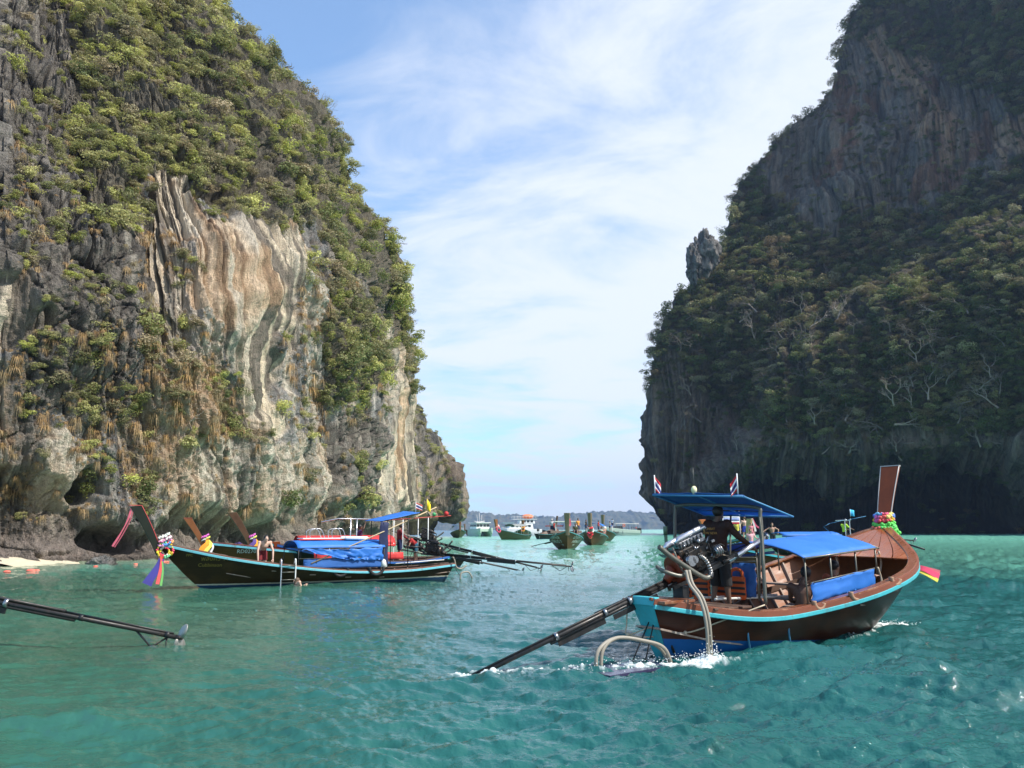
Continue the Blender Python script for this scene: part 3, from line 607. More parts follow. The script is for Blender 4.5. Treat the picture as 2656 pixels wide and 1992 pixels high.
def grass_mesh(name, seed, n=90):
    g = np.random.default_rng(seed); a = g.uniform(0, 2*math.pi, n); b = g.uniform(.1, 1, n); dx, dy = np.cos(a), np.sin(a); V = []; w = .017
    P0 = np.stack([dx*.16*b, dy*.16*b, g.uniform(-.1, .25, n)], 1); o = np.stack([dx*(.3+.5*b), dy*(.3+.5*b), g.uniform(-.1, .45, n)], 1); L = g.uniform(.1, 1.15, n)**1.2; tip = np.stack([dx*(.45+.75*b), dy*(.45+.75*b), -L], 1)+g.normal(size=(n, 3))*.08
    S = np.stack([-dy, dx, 0*dx], 1)*w*g.uniform(.7, 1.8, n)[:, None]
    for i in range(n): V += [P0[i]-S[i], P0[i]+S[i], o[i]+S[i], o[i]-S[i], tip[i]+S[i]*.2, tip[i]-S[i]*.2]
    F4 = [];
    for i in range(n): F4 += [(6*i, 6*i+1, 6*i+2, 6*i+3), (6*i+3, 6*i+2, 6*i+4, 6*i+5)]
    me = npmesh(name, V, F4, M_DRY, True); setcol(me, 'col', np.repeat(np.stack([g.random(n), g.random(n)*.5, g.random(n)], 1), 6, 0)); return me
SH = [leaves_mesh('shrub_leaves', 10+i, 900, 8+i % 4, .95, .064, M_LS, .1) for i in range(6)]
SHS = [leaves_mesh('shrub_sprays', 30+i, 420, 8, .8, .068, M_LS, .15) for i in range(3)]
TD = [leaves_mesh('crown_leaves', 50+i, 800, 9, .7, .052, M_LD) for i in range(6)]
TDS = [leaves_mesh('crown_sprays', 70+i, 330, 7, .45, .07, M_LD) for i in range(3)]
ST = [branch_mesh('stem', 5+i, M_TRK, levels=2, kids=2, spread=.8, r0=.04) for i in range(3)]
BT = [branch_mesh('branches', 20+i, M_TW, levels=4, kids=3, spread=.55, r0=.035, up=.35, lean=.3*(i-1.5)) for i in range(4)]
BTD = [branch_mesh('branches_grey', 40+i, M_TWD, levels=4, kids=3, spread=.6, r0=.03, up=.2) for i in range(3)]
GR = [grass_mesh('grass_blades', 80+i) for i in range(4)]
def pick(Cf, mask, n, seed, sep, back=.0, wgt=None):
    """n spots on a cliff where mask holds, at least sep photo-px apart (Poisson-like)"""
    g = np.random.default_rng(seed); m = mask.copy()
    I, J = np.nonzero(m); p = None
    if wgt is not None: p = wgt[I, J]; p = p/p.sum()
    if len(I) == 0: return []
    k = g.choice(len(I), min(len(I), n*14), replace=False, p=p); out = []; cellg = {}
    for t in k:
        i, j = I[t], J[t]; x, y = Cf['PX'][i, j], Cf['PY'][i, j]; cx, cy = int(x//sep), int(y//sep); bad = False
        for a in (-1, 0, 1):
            for b in (-1, 0, 1):
                q = cellg.get((cx+a, cy+b))
                if q and (q[0]-x)**2+(q[1]-y)**2 < sep*sep: bad = True
        if bad: continue
        cellg[(cx, cy)] = (x, y); out.append((Cf['G'][i, j], Cf['N'][i, j], x, y, Cf['G'][i, j][1]))
        if len(out) >= n: break
    return out
HID = bpy.data.collections.new('plant_models')
def protos(name, meshes):
    c = bpy.data.collections.new(name)
    for k, m in enumerate(meshes):
        o = bpy.data.objects.new('%s_%d' % (m.name, k), m); c.objects.link(o)
    return c
def scatter(name, label, pts, meshes):
    """ground cover too thick to count: one object"""
    if not pts: return
    me = bpy.data.meshes.new(name); me.from_pydata([tuple(p[0]) for p in pts], [], []); n = len(pts)
    for a, ty, dat in (('rot', 'FLOAT_VECTOR', [x for p in pts for x in p[1]]), ('scl', 'FLOAT_VECTOR', [x for p in pts for x in p[2]]), ('vi', 'INT', [p[3] for p in pts])):
        at = me.attributes.new(a, ty, 'POINT'); at.data.foreach_set('vector' if ty == 'FLOAT_VECTOR' else 'value', dat)
    o = addobj(name, me); ng = bpy.data.node_groups.new(name, 'GeometryNodeTree')
    ng.interface.new_socket('Geometry', in_out='INPUT', socket_type='NodeSocketGeometry'); ng.interface.new_socket('Geometry', in_out='OUTPUT', socket_type='NodeSocketGeometry')
    N = ng.nodes.new; L = ng.links.new; gi = N('NodeGroupInput'); go = N('NodeGroupOutput'); ip = N('GeometryNodeInstanceOnPoints'); ci = N('GeometryNodeCollectionInfo')
    ci.inputs[0].default_value = protos(name+'_models', meshes); ci.inputs[1].default_value = True; ci.inputs[2].default_value = True
    def na(nm, ty): q = N('GeometryNodeInputNamedAttribute'); q.data_type = ty; q.inputs[0].default_value = nm; return [s for s in q.outputs if s.enabled][0]
    L(gi.outputs[0], ip.inputs['Points']); L(ci.outputs[0], ip.inputs['Instance']); ip.inputs['Pick Instance'].default_value = True
    L(na('vi', 'INT'), ip.inputs['Instance Index']); L(na('rot', 'FLOAT_VECTOR'), ip.inputs['Rotation']); L(na('scl', 'FLOAT_VECTOR'), ip.inputs['Scale']); L(ip.outputs[0], go.inputs[0])
    md = o.modifiers.new('scatter', 'NODES'); md.node_group = ng; return tag(o, label, kind='stuff')
def plants(Cf, spots, smin, smax, out=.35, seed=0, flat=.8, big=None):
    g = random.Random(seed); r = []
    for (p, n, x, y, D) in spots:
        px = g.triangular(smin, smax, smin+(smax-smin)*.35); R = px/2*D/F; q = np.array(p)+np.array(n)*R*out
        r.append((R, q, (g.uniform(-.35, .35), g.uniform(-.35, .35), g.uniform(0, 6.28)), (R*g.uniform(.75, 1.45), R*g.uniform(.75, 1.45), R*g.uniform(.55, 1.15)*flat/.8), n, x, y))
    return sorted(r, key=lambda t: -t[0]*F/np.linalg.norm(t[1]))
def area(x, y, names, f): return names[f(x, y)]
def place(kind, foliage, meshes, stems, items, labelf, group, cat, nmax):
    for k, (R, q, rot, sc, n, x, y) in enumerate(items[:nmax]):
        lab = labelf(k, x, y)
        e = empty(kind, q, 0, lab, cat, group); e.rotation_euler = rot
        # crown and stem, root pointing back to the rock
        addobj(foliage, meshes[k % len(meshes)], e, scale=sc)
        if stems:
            n = Vector(n); back = Vector((-n[0], -n[1], -.9)).normalized(); dr = (Matrix.Rotation(rot[2], 3, 'Z').inverted() @ -back); qt = Vector((0, 0, 1)).rotation_difference(dr)
            addobj('trunk', stems[k % len(stems)], e, loc=Matrix.Rotation(rot[2], 3, 'Z').inverted() @ (back*R*.75), rot=qt.to_euler(), scale=R*1.2)
def vis(Cf): m = np.zeros(Cf['cls'].shape, bool); m[:] = (Cf['PX'] > -120) & (Cf['PX'] < 2790) & (Cf['PY'] > -60); return m
# --- left cliff
V_ = vis(LC); cl_ = LC['cls']; PXl, PYl = LC['PX'], LC['PY']; vfl = fbm(PXl/60, PYl/70, o=3, seed=301)
green = V_ & (cl_ == ord('G')) & ((vfl > -.42) | (PYl < 200)); mixed = V_ & ((cl_ == ord('T')) | (cl_ == ord('D')) | (cl_ == ord('S'))) & (vfl > np.where((cl_ == ord('D')) & (PXl < 200), -.12, .15)) & (PYl < 1340)
edge = V_ & (np.arange(cl_.shape[0])[:, None] > LC['n']-12) & (np.arange(cl_.shape[0])[:, None] < LC['n']+6) & (PYl < 1010)
L1 = plants(LC, pick(LC, green, 1000, 1, 18), 26, 92, .30, 11)+plants(LC, pick(LC, edge, 150, 2, 12), 28, 66, .45, 15)
L1.sort(key=lambda t: -t[0]*F/np.linalg.norm(t[1]))
def spot(cf, lst, seed):
    r = []
    for (x, y, d) in lst:
        k = np.argmin((cf['PX'][:cf['n']]-x)**2+(cf['PY'][:cf['n']]-y)**2); i, j = np.unravel_index(k, cf['PX'][:cf['n']].shape); p = cf['G'][i, j]; r.append((p, cf['N'][i, j], x, y, p[1], d))
    return r
named = [(355, 865, 118, 'bright green bush on the cream and tan rock left of the flowstone'), (715, 1290, 84, 'round green bush at the foot of the cliff above the blue-covered boat'), (238, 600, 64, 'yellow green bush growing on the dark rock beside the flowstone top'),
 (30, 200, 70, 'spiky yellow green plant at the far left edge of the dark rock'), (200, 1085, 60, 'green bush on the dark rock above the big cave hole'), (858, 1150, 50, 'small green bush beside the tall dark crack'), (880, 740, 90, 'loose green shrub in the gully right of the flowstone'),
 (710, 1060, 60, 'green bush right of the flowstone tip'), (860, 940, 110, 'wide yellow green shrub hanging in the right gully'), (130, 290, 60, 'yellow green shrub against black rock near the top left'), (560, 290, 90, 'large yellow green shrub near the top of the cliff'),
 (400, 1235, 42, 'lime green sapling beside the narrow black crack'), (90, 1180, 46, 'small green shrub low on the grey rock by the left edge'), (770, 1230, 70, 'green shrub above the foot of the cliff'), (940, 1290, 80, 'green shrub over the dark overhang at the cliff end')]
for x, y, d, lab in named:
    (p, n, x, y, D, d), = spot(LC, [(x, y, d)], 0); R = d/2*D/F; e = empty('shrub', np.array(p)+np.array(n)*R*.35, random.uniform(0, 6), lab, 'shrub'); addobj('foliage', random.choice(SH), e, scale=(R*1.1, R*1.1, R)); addobj('trunk', ST[0], e, loc=(0, 0, -R*.8), scale=R)
place('shrub', 'foliage', SH+SHS[:1], ST, L1, lambda k, x, y: area(x, y, ['green shrub at the top left of the sunlit cliff beside black rock', 'green shrub at the top of the sunlit cliff left of its skyline', 'green shrub on the upper skyline of the sunlit cliff against the sky', 'green shrub hanging just above the cream flowstone', 'green shrub in the thick scrub between flowstone and cliff edge', 'green shrub on the lower right skyline of the sunlit cliff', 'green shrub in the gully right of the flowstone', 'green shrub in the left fringe of the scrub over dark rock'], lambda x, y: 6 if y > 620 and x < 970 else 5 if y > 560 else 2 if x > 560+.95*y-40 else 7 if (x < 330 and y > 300) else 0 if x < 300 else 3 if (y > 330 and x < 760) else 4 if y > 330 else 1), 'shrubs covering the upper sunlit cliff', 'shrub', 270)
scatter('scrub', 'dense green and brown scrub covering the upper sunlit cliff', [(q, rot, sc, i % 9) for i, (R, q, rot, sc, n, x, y) in enumerate(L1[270:])]+
        [(q, rot, sc, i % 9) for i, (R, q, rot, sc, n, x, y) in enumerate(plants(LC, pick(LC, mixed, 420, 3, 20), 14, 78, .3, 12))]
        +[(q, rot, sc, i % 9) for i, (R, q, rot, sc, n, x, y) in enumerate(plants(LC, pick(LC, green, 900, 33, 13), 16, 36, .2, 14))], SH+SHS)
tuf = V_ & ((cl_ == ord('T')) | (cl_ == ord('S')) | (cl_ == ord('W')) | (cl_ == ord('D'))) & (PYl < 1345) & (PYl > 330)
wt_ = np.where(cl_ == ord('T'), 3.2, np.where(cl_ == ord('S'), 1.4, np.where(cl_ == ord('W'), .8, .5)))*(.12+4*np.clip(fbm(PXl/45, PYl/90, o=3, seed=303), 0, 1)**1.5)
T1 = plants(LC, pick(LC, tuf, 430, 5, 15, wgt=wt_), 9, 46, .10, 21, flat=1.3)
place('grass_tuft', 'blades', GR, None, T1, lambda k, x, y: area(x, y, ['dry brown grass tuft on the dark rock at the left edge', 'dry brown grass tuft on the tan rock left of the flowstone', 'dry brown grass tuft low on the cliff above the moored boats', 'dry brown grass tuft right of the cream flowstone', 'dry brown grass tuft on the pale rock above the cave and beach'], lambda x, y: (4 if y > 1150 else 0) if x < 330 else 2 if y > 1150 else 1 if x < 640 else 3), 'dry grass tufts on the sunlit cliff', 'grass tuft', 240)
for o in [o for o in SC.objects if o.name.startswith('grass_tuft')]: o.rotation_euler = (0, 0, o.rotation_euler[2])
scatter('dry_grass', 'small tufts of dry brown grass dotted over the sunlit cliff', [(q, (0, 0, rot[2]), sc, i % 4) for i, (R, q, rot, sc, n, x, y) in enumerate(T1[240:])]+
        [(q, (0, 0, rot[2]), sc, i % 4) for i, (R, q, rot, sc, n, x, y) in enumerate(plants(LC, pick(LC, tuf, 1300, 6, 7, wgt=wt_), 4, 13, .1, 22, flat=1.2))], GR)
tw = V_ & ((cl_ == ord('G')) | mixed | (cl_ == ord('T')))
B1 = plants(LC, pick(LC, tw, 70, 7, 50), 40, 110, .05, 31)
scatter('dead_scrub', 'leafless grey twiggy scrub mixed through the greenery of the sunlit cliff', [(q, rot, (R*1.1,)*3, i % 3) for i, (R, q, rot, sc, n, x, y) in enumerate(plants(LC, pick(LC, tw, 240, 71, 24), 24, 62, .35, 32))], BTD)
for k, (R, q, rot, sc, n, x, y) in enumerate(B1[:46]):
    e = empty('dead_shrub', q, rot[2], area(x, y, ['leafless grey shrub high on the sunlit cliff', 'leafless grey shrub right of the cream flowstone', 'leafless grey shrub on the tan rock left of the flowstone'], lambda x, y: 0 if y < 520 else 1 if x > 700 else 2), 'dead shrub', 'leafless shrubs on the sunlit cliff'); e.rotation_euler = (rot[0]*1.5, .5+rot[1], rot[2]*.3-.6); addobj('branches', (BTD+BT)[k % 5], e, scale=R*1.1)
for (x, y, d, rz, lab) in [(838, 300, 66, 0, 'bare pale tree standing out against the sky high on the sunlit cliff'), (1062, 955, 60, 0, 'thin bare tree reaching out from the cliff edge over the sky'), (595, 60, 60, 0, 'bare twiggy treetop at the upper skyline of the sunlit cliff'), (1050, 780, 44, 0, 'sparse tree sticking out at the right edge of the sunlit cliff')]:
    (p, n, x, y, D, d), = spot(LC, [(x-18, y+16, d)], 0); R = d*D/F; e = empty('bare_tree', p, 0, lab, 'tree'); e.rotation_euler = (0, .55, 0); addobj('branches', BT[int(x) % 4], e, scale=R*1.0)
for k, (y, xo, d) in enumerate([(-10, 0, 70), (50, 4, 64), (98, 0, 80), (150, 4, 92), (196, 0, 84), (250, 0, 70), (330, 6, 78), (395, 0, 66), (450, 4, 80), (520, 0, 72), (590, 6, 88), (655, 0, 76), (720, 4, 90), (790, 0, 74), (850, 4, 66), (905, 0, 80)]):
    j = int(np.argmin(np.abs(PYl[LC['n']-3]-y))); i = LC['n']-3; p = LC['G'][i, j]; R = d/2*p[1]/F; g_ = random.Random(k+40)
    e = empty('tree', p, 0, 'small leafy tree on the skyline of the sunlit cliff, number %s from the top' % ['one', 'two', 'three', 'four', 'five', 'six', 'seven', 'eight', 'nine', 'ten', 'eleven', 'twelve', 'thirteen', 'fourteen', 'fifteen', 'sixteen'][k], 'tree', 'skyline trees of the sunlit cliff')
    addobj('trunk', ST[k % 3], e, rot=(0, .7, 0), scale=R*1.9)
    for q in range(3 if k % 2 else 2): addobj('crown', (SH+SHS)[(k+q*2) % 9], e, loc=(R*(.25+.35*g_.random()), g_.uniform(-.5, .3)*R, R*(.15+.75*q*.6)), rot=(0, 0, k+q), scale=(R*g_.uniform(.5, .8), R*.7, R*g_.uniform(.35, .6)))
# --- headland
hv = (HL['cls'] == ord('G'))
L2 = plants(HL, pick(HL, hv, 130, 8, 11), 14, 40, .3, 41)
scatter('scrub', 'green scrub on the grey headland', [(q, rot, sc, i % 9) for i, (R, q, rot, sc, n, x, y) in enumerate(L2)], SH+SHS)
# --- right cliff
V_ = vis(RC); cr = RC['cls']; PXr, PYr = RC['PX'], RC['PY']; vfr = fbm(PXr/60, PYr/60, o=3, seed=311)
forest = V_ & (cr == ord('G')); rks = V_ & (cr != ord('G')) & (vfr > -.05) & (PYr < 1330)
ed = V_ & (np.arange(cr.shape[0])[:, None] < RC['nw']+10) & (np.arange(cr.shape[0])[:, None] > RC['nw']-6) & (PYr < 1000)
R1 = plants(RC, pick(RC, forest, 1900, 9, 16)+pick(RC, ed, 110, 10, 14), 18, 68, .42, 51, flat=.92)
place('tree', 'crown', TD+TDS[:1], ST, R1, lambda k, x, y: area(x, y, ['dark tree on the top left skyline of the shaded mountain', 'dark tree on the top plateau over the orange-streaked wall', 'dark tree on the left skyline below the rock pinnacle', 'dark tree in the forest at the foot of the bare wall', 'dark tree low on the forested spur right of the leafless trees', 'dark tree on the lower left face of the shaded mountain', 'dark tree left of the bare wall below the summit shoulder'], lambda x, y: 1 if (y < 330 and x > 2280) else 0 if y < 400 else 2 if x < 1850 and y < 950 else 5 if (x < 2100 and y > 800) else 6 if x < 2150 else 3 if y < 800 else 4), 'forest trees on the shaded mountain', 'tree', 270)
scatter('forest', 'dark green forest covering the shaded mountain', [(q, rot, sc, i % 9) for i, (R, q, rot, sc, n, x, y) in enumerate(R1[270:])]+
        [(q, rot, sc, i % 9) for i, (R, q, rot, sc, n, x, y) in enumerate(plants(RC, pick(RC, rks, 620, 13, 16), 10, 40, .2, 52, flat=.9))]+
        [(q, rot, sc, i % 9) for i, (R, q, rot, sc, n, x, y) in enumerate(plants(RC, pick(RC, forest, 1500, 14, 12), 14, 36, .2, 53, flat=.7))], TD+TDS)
bt = V_ & (PYr > 820) & (PYr < 1250) & (PXr > 1760)
B2 = plants(RC, pick(RC, bt, 110, 15, 38), 50, 170, .05, 61)
for k, (R, q, rot, sc, n, x, y) in enumerate(B2[:90]):
    e = empty('bare_tree', q+np.array((0, -3., 0)), 0, area(x, y, ['leafless crooked tree low on the shaded mountain above the moving boat', 'leafless crooked tree at mid height on the shaded mountain', 'leafless crooked tree on the right part of the shaded mountain', 'leafless crooked tree on the left flank of the shaded mountain'], lambda x, y: 3 if x < 1900 else 2 if x > 2350 else 0 if y > 1050 else 1), 'tree', 'leafless trees on the shaded mountain'); e.rotation_euler = (.35+rot[0], rot[1]*4.5, rot[2]); addobj('branches', (BT if k % 3 == 1 else BTD)[k % 3], e, scale=(R*1.35, R*1.35, R*1.1))
for (x, y, d, lab) in [(1690, 880, 70, 'leafless grey tree leaning out from the left edge of the shaded mountain'), (1668, 985, 80, 'lowest bare tree reaching out over the sea from the shaded mountain')]:
    (p, n, x, y, D, d), = spot(RC, [(x+10, y+10, d)], 0); R = d*D/F; e = empty('bare_tree', p, 0, lab, 'tree'); e.rotation_euler = (0, -1.0, 0); addobj('branches', BT[2], e, scale=R*1.1)
# ================================================================ BOATS
def cu(c, s):
    c = np.array(c, float); n = len(c)-1; s = np.asarray(s, float); t = np.clip(s*n, 0, n-1e-9); i = t.astype(int); f = t-i; e = np.concatenate([[2*c[0]-c[1]], c, [2*c[-1]-c[-2]]])
    p0, p1, p2, p3 = e[i], e[i+1], e[i+2], e[i+3]; return .5*((2*p1)+(-p0+p2)*f+(2*p0-5*p1+4*p2-p3)*f*f+(-p0+3*p1-3*p2+p3)*f**3)
def hull_mat(name, col, boot, bz, wood=None, rough=.32, line=None, slope=0.):
    m = newmat(name); t = NT(m); co = t.n('ShaderNodeTexCoord').outputs['Object']; sp = t.n('ShaderNodeSeparateXYZ', {0: co})
    g = t.noise((.5, .5, 9), 5, .7, vec=co); g2 = t.noise((1.2, 1.2, 1.5), 5, .65, vec=co); g3 = t.noise((7, 7, 26), 3, .6, vec=co)
    c = t.mix(g, (*[x*.55 for x in col], 1), (*[x*1.5 for x in col], 1)); c = t.mix(t.n('ShaderNodeMapRange', {0: g2, 1: .5, 2: .72}).outputs[0], c, (*(wood or [x*2.2 for x in col]), 1))
    seam = t.math('LESS_THAN', t.math('FRACT', t.math('MULTIPLY', sp.outputs[2], 5.2)), .045); c = t.mix(t.math('MULTIPLY', seam, .45), c, (.01, .008, .006, 1))
    zz = t.math('ADD', t.math('ADD', sp.outputs[2], t.math('MULTIPLY', sp.outputs[0], slope)), t.math('MULTIPLY', t.math('SUBTRACT', g3, .5), .03))
    if line: c = t.mix(t.math('LESS_THAN', zz, bz+.05), c, (*line, 1))
    c = t.mix(t.math('LESS_THAN', zz, bz), c, (*boot, 1))
    c = t.mix(t.math('MULTIPLY', t.n('ShaderNodeMapRange', {0: zz, 1: .16, 2: -.02}).outputs[0], .6), c, (.03, .04, .03, 1))
    out_bsdf(t, {'Base Color': c, 'Roughness': t.n('ShaderNodeMapRange', {0: g2, 3: rough-.1, 4: rough+.25}).outputs[0], 'Specular IOR Level': .2, 'Coat Weight': .06, 'Coat Roughness': .2, 'Normal': t.n('ShaderNodeBump', {'Height': g, 'Strength': .12, 'Distance': .02}).outputs[0]}); return m
FTEAL = simple('dull_teal_paint', (.05, .20, .22), .5, var=.2, sc=5.); DECKW = simple('glossy_deck_wood', (.27, .075, .022), .26, var=.3, sc=1.8, sc3=(.8, 8, 8), stain=(.44, .18, .06), coat=.3); TEAL = simple('turquoise_paint', (.05, .40, .46), .4, var=.22, sc=5., stain=(.10, .16, .15)); PALET = simple('pale_blue_paint', (.13, .44, .52), .45, var=.2, sc=5., stain=(.16, .2, .2))
WOOD = simple('varnished_wood', (.18, .056, .020), .28, var=.4, sc=3.4, sc3=(.8, 9, 9), coat=.5, stain=(.42, .24, .13)); WOODD = simple('dark_wood', (.09, .05, .033), .6, var=.3, sc=3., stain=(.19, .14, .10))
WOODO = simple('orange_wood', (.24, .085, .03), .55, var=.4, sc=2., sc3=(1., 10, 10), stain=(.12, .07, .045)); WOODG = simple('weathered_wood', (.27, .20, .16), .8, var=.3, sc=4., stain=(.52, .46, .40)); POSTW = simple('post_wood', (.25, .052, .012), .4, var=.35, sc=1.6, sc3=(7, 7, 1.2), coat=.1, spec=.3)
BLUEC = simple('blue_tarpaulin', (.035, .20, .66), .55, var=.12, sc=1.6, trans=.25, bump=.15); BLUED = simple('blue_cloth', (.03, .13, .42), .6, var=.2, sc=2., trans=.15, bump=.3); NAVY = simple('navy_cloth', (.012, .02, .07), .8, var=.2, sc=3.)
STEEL = simple('painted_steel_tube', (.13, .13, .11), .4, metal=.3, var=.2, sc=8., stain=(.12, .07, .04)); ALU = simple('polished_tube', (.62, .62, .66), .22, metal=.85, var=.1, sc=6.); CHROME = simple('cast_metal', (.34, .34, .35), .26, metal=.9, var=.5, sc=12., stain=(.05, .045, .04))
IRON = simple('black_iron', (.02, .02, .021), .42, metal=.3, var=.4, sc=9., stain=(.07, .045, .03)); OILY = simple('oily_engine_metal', (.030, .028, .027), .38, metal=.55, var=.5, sc=14., stain=(.20, .12, .07)); HOSE = simple('ribbed_hose', (.27, .245, .20), .6, var=.18, sc=8.)
ORANGE = simple('orange_housing', (.20, .035, .012), .5, var=.3, sc=6., stain=(.12, .04, .02)); ROPE = simple('rope', (.45, .38, .28), .9, var=.2, sc=20.); WHITEP = simple('white_paint', (.72, .73, .72), .4, var=.1, sc=4., stain=(.45, .42, .38)); PVC = simple('white_pvc', (.70, .69, .64), .4, var=.1, sc=4.)
REDC = simple('red_tarpaulin', (.62, .04, .04), .6, var=.15, sc=2., trans=.2); BLACKR = simple('black_rubber', (.012, .012, .013), .7, var=.3, sc=6.); GREENM = simple('green_paint', (.07, .13, .08), .5, var=.2, sc=5.)
class Longtail:
    def __init__(s, name, loc, rz, label, L, hb, sh, hullm, detail=2, wl=None, tip_rake=1.1, post=(1.5, .3, .17, .30), deck=.80, rail=TEAL, capm=WOOD, postm=POSTW, deckm=WOOD, trim=None, group=None, inner=None, nplank=7, floor=True, stern_over=.6, rdrop=0., cat='longtail boat'):
        s.rdrop = rdrop
        s.r = empty(name, (loc[0], loc[1], 0), rz, label, cat, group); s.L, s.hb, s.sh, s.rake = L, hb, sh, tip_rake; s.ns = 46 if detail > 1 else 20; s.so = stern_over; s.loc = loc; s.rz = rz
        nt = 9 if detail > 1 else 6; u = np.linspace(0, 1, s.ns)**.9; t = np.linspace(0, 1, nt)
        P = np.array([[s.pt(a, b) for b in t] for a in u]); Q = P.copy(); Q[..., 1] *= -1
        mb = MB()
        for G, fl in ((P, 0), (Q, 1)):
            f = gridfaces(s.ns, nt); mb.add(G.reshape(-1, 3), f if fl else f[:, ::-1], True)
        tr = [tuple(p) for p in P[0]]+[tuple(p) for p in Q[0][::-1]]; mb.add(tr, [tuple(range(len(tr)))])
        I = P.copy(); I[..., 1] = np.maximum(I[..., 1]-.05, .0); I[..., 2] += .03*(1-t)[None]
        J = I.copy(); J[..., 1] *= -1
        s.hull = mb.build('hull', hullm, s.r)
        lin = MB(); lin.add(I.reshape(-1, 3), gridfaces(s.ns, nt), True); lin.add(J.reshape(-1, 3), gridfaces(s.ns, nt)[:, ::-1], True); lin.build('hull_lining', inner or WOODD, s.r)
        uu = np.linspace(.0, .985, s.ns)
        for sd in (1, -1):
            E = np.array([s.pt(a, 1.) for a in uu]); E[:, 1] *= sd
            A = E.copy(); A[:, 1] += sd*.03; A[:, 2] -= .055+s.rdrop; MB().strip(A, .07, .09-s.rdrop*.3).build('rub_rail', rail, s.r, bevel=.012 if detail > 1 else 0)
            if detail > 0:
                A = E.copy(); A[:, 1] -= sd*.07; A[:, 2] += .015; MB().strip(A, .17, .05).build('gunwale_cap', capm, s.r, bevel=.01 if detail > 1 else 0)
                if detail > 1: A = E.copy(); A[:, 1] += sd*.03; A[:, 2] -= rdrop*.55; MB().strip(A, .05, .045+rdrop).build('rail_strip', simple('red_brown_strip', (.2, .06, .03), .5), s.r)
        # prow post
        H, w0, w1, ln = post; tz = s.sh[-1]; mb = MB(); pts = []; n = 9
        for i in range(n):
            k = i/(n-1); w = w1*.62+w1*.38*k**1.3; d = w0*(.6+.55*k**1.2); pts.append((s.L-.12+ln*H*k-.05*math.sin(k*3.14), 0, tz-.45+(H+.45)*k, w, d))
        V = []
        for x, y, z, w, d in pts: V += [(x-d/2, -w/2, z), (x+d/2, -w*.28, z-.02), (x+d/2, w*.28, z-.02), (x-d/2, w/2, z)]
        mb.add(V, [(i*4+k, i*4+(k+1) % 4, i*4+4+(k+1) % 4, i*4+4+k) for i in range(n-1) for k in range(4)]+[(3, 2, 1, 0), (n*4-4, n*4-3, n*4-2, n*4-1)]); po = mb.build('prow_post', postm, s.r, bevel=.012)
        s.post = pts
        if trim:
            x, y, z, w, d = pts[-1]; cq = [(x-d/2-.01, -w/2-.012), (x+d/2+.01, -w*.28-.01), (x+d/2+.01, w*.28+.01), (x-d/2-.01, w/2+.012)]; MB().add([(a, b, z+.003) for a, b in cq]+[(a, b, z+.025) for a, b in cq], [(3, 2, 1, 0), (4, 5, 6, 7), (0, 1, 5, 4), (1, 2, 6, 5), (2, 3, 7, 6), (3, 0, 4, 7)]).build('post_cap', trim, po)
            if detail > 1:
                for sd in (1, -1): MB().tube([(p[0]-p[4]/2-.004, sd*p[3]/2, p[2]) for p in pts[2:]], .013, 5).build('edge_trim', trim, po)
        # foredeck
        if deck:
            ua = np.linspace(deck, .985, 12)
            for k in range(nplank):
                G = []
                for a in ua:
                    e = s.pt(a, 1.); y0 = (-1+2*(k+.03)/nplank)*(e[1]-.10); y1 = (-1+2*(k+.97)/nplank)*(e[1]-.10); G.append([(e[0], y0, e[2]+.02+.10*(1-(y0/(e[1]+.01))**2)*(1-a)*2), (e[0], y1, e[2]+.02+.10*(1-(y1/(e[1]+.01))**2)*(1-a)*2)])
                MB().sheet(G, .025, False).build('plank', deckm, s.r)
        if floor and detail > 1:
            for k in range(9):
                x0, x1 = s.L*.02, s.L*.80; y = -.64+.16*k; P_ = [(x, y*np.clip(cu(s.hb, x/s.L)/1.0, .1, 1.), s.floor_z(x)) for x in np.linspace(x0, x1, 14)]; MB().strip(P_, .145, .03).build('floor_board', WOODG, s.r)
            for a in np.linspace(.1, .76, 15):
                for sd in (1, -1):
                    Q_ = [s.pt(a, b) for b in (.22, .4, .6, .8, .97)]; MB().strip([(p[0], sd*(p[1]-.075), p[2]) for p in Q_], .07, .05, up=(1, 0, 0)).build('rib', WOODG, s.r)
            for sd in (1, -1):
                Q_ = [s.pt(a, .72) for a in np.linspace(.06, .8, 24)]; MB().strip([(p[0], sd*(p[1]-.12), p[2]) for p in Q_], .04, .12).build('stringer', WOODD, s.r)
            for x in (.30, .42, .54, .66):
                b = float(cu(s.hb, x))-.16; MB().box((x*s.L, 0, float(cu(s.sh, x))-.26), (.24, 2*b, .04)).build('bench', WOODG, s.r, bevel=.01)
    def floor_z(s, x): return max(.12, float(cu(s.sh, min(1, x/s.L)))-.62)+.25*max(0, x/s.L-.7)+.30*max(0, .30-x/s.L)*2.2
    def pt(s, u, t):
        """hull surface: u along the sheer 0 stern..1 tip, t from keel 0 to rail 1 (port side)"""
        hb = max(.012, float(cu(s.hb, u))); zs = float(cu(s.sh, u)); x = u*s.L; kk = np.clip((u-.84)/.16, 0, 1); kz = -.32+(zs+.32-.05)*kk**2.6*.96
        z = kz+(zs-kz)*t; vee = .42+.75*kk+.22*np.clip((u-.35)/.5, 0, 1)**1.3+.15*np.clip(.15-u, 0, 1)*4; y = hb*t**vee
        x = x-s.rake*(1-t)*np.clip((u-.35)/.65, 0, 1)**1.6*(1-.95*kk**3)+s.so*(1-t)*np.clip(1-u/.35, 0, 1)**1.4
        return (x, y, z)
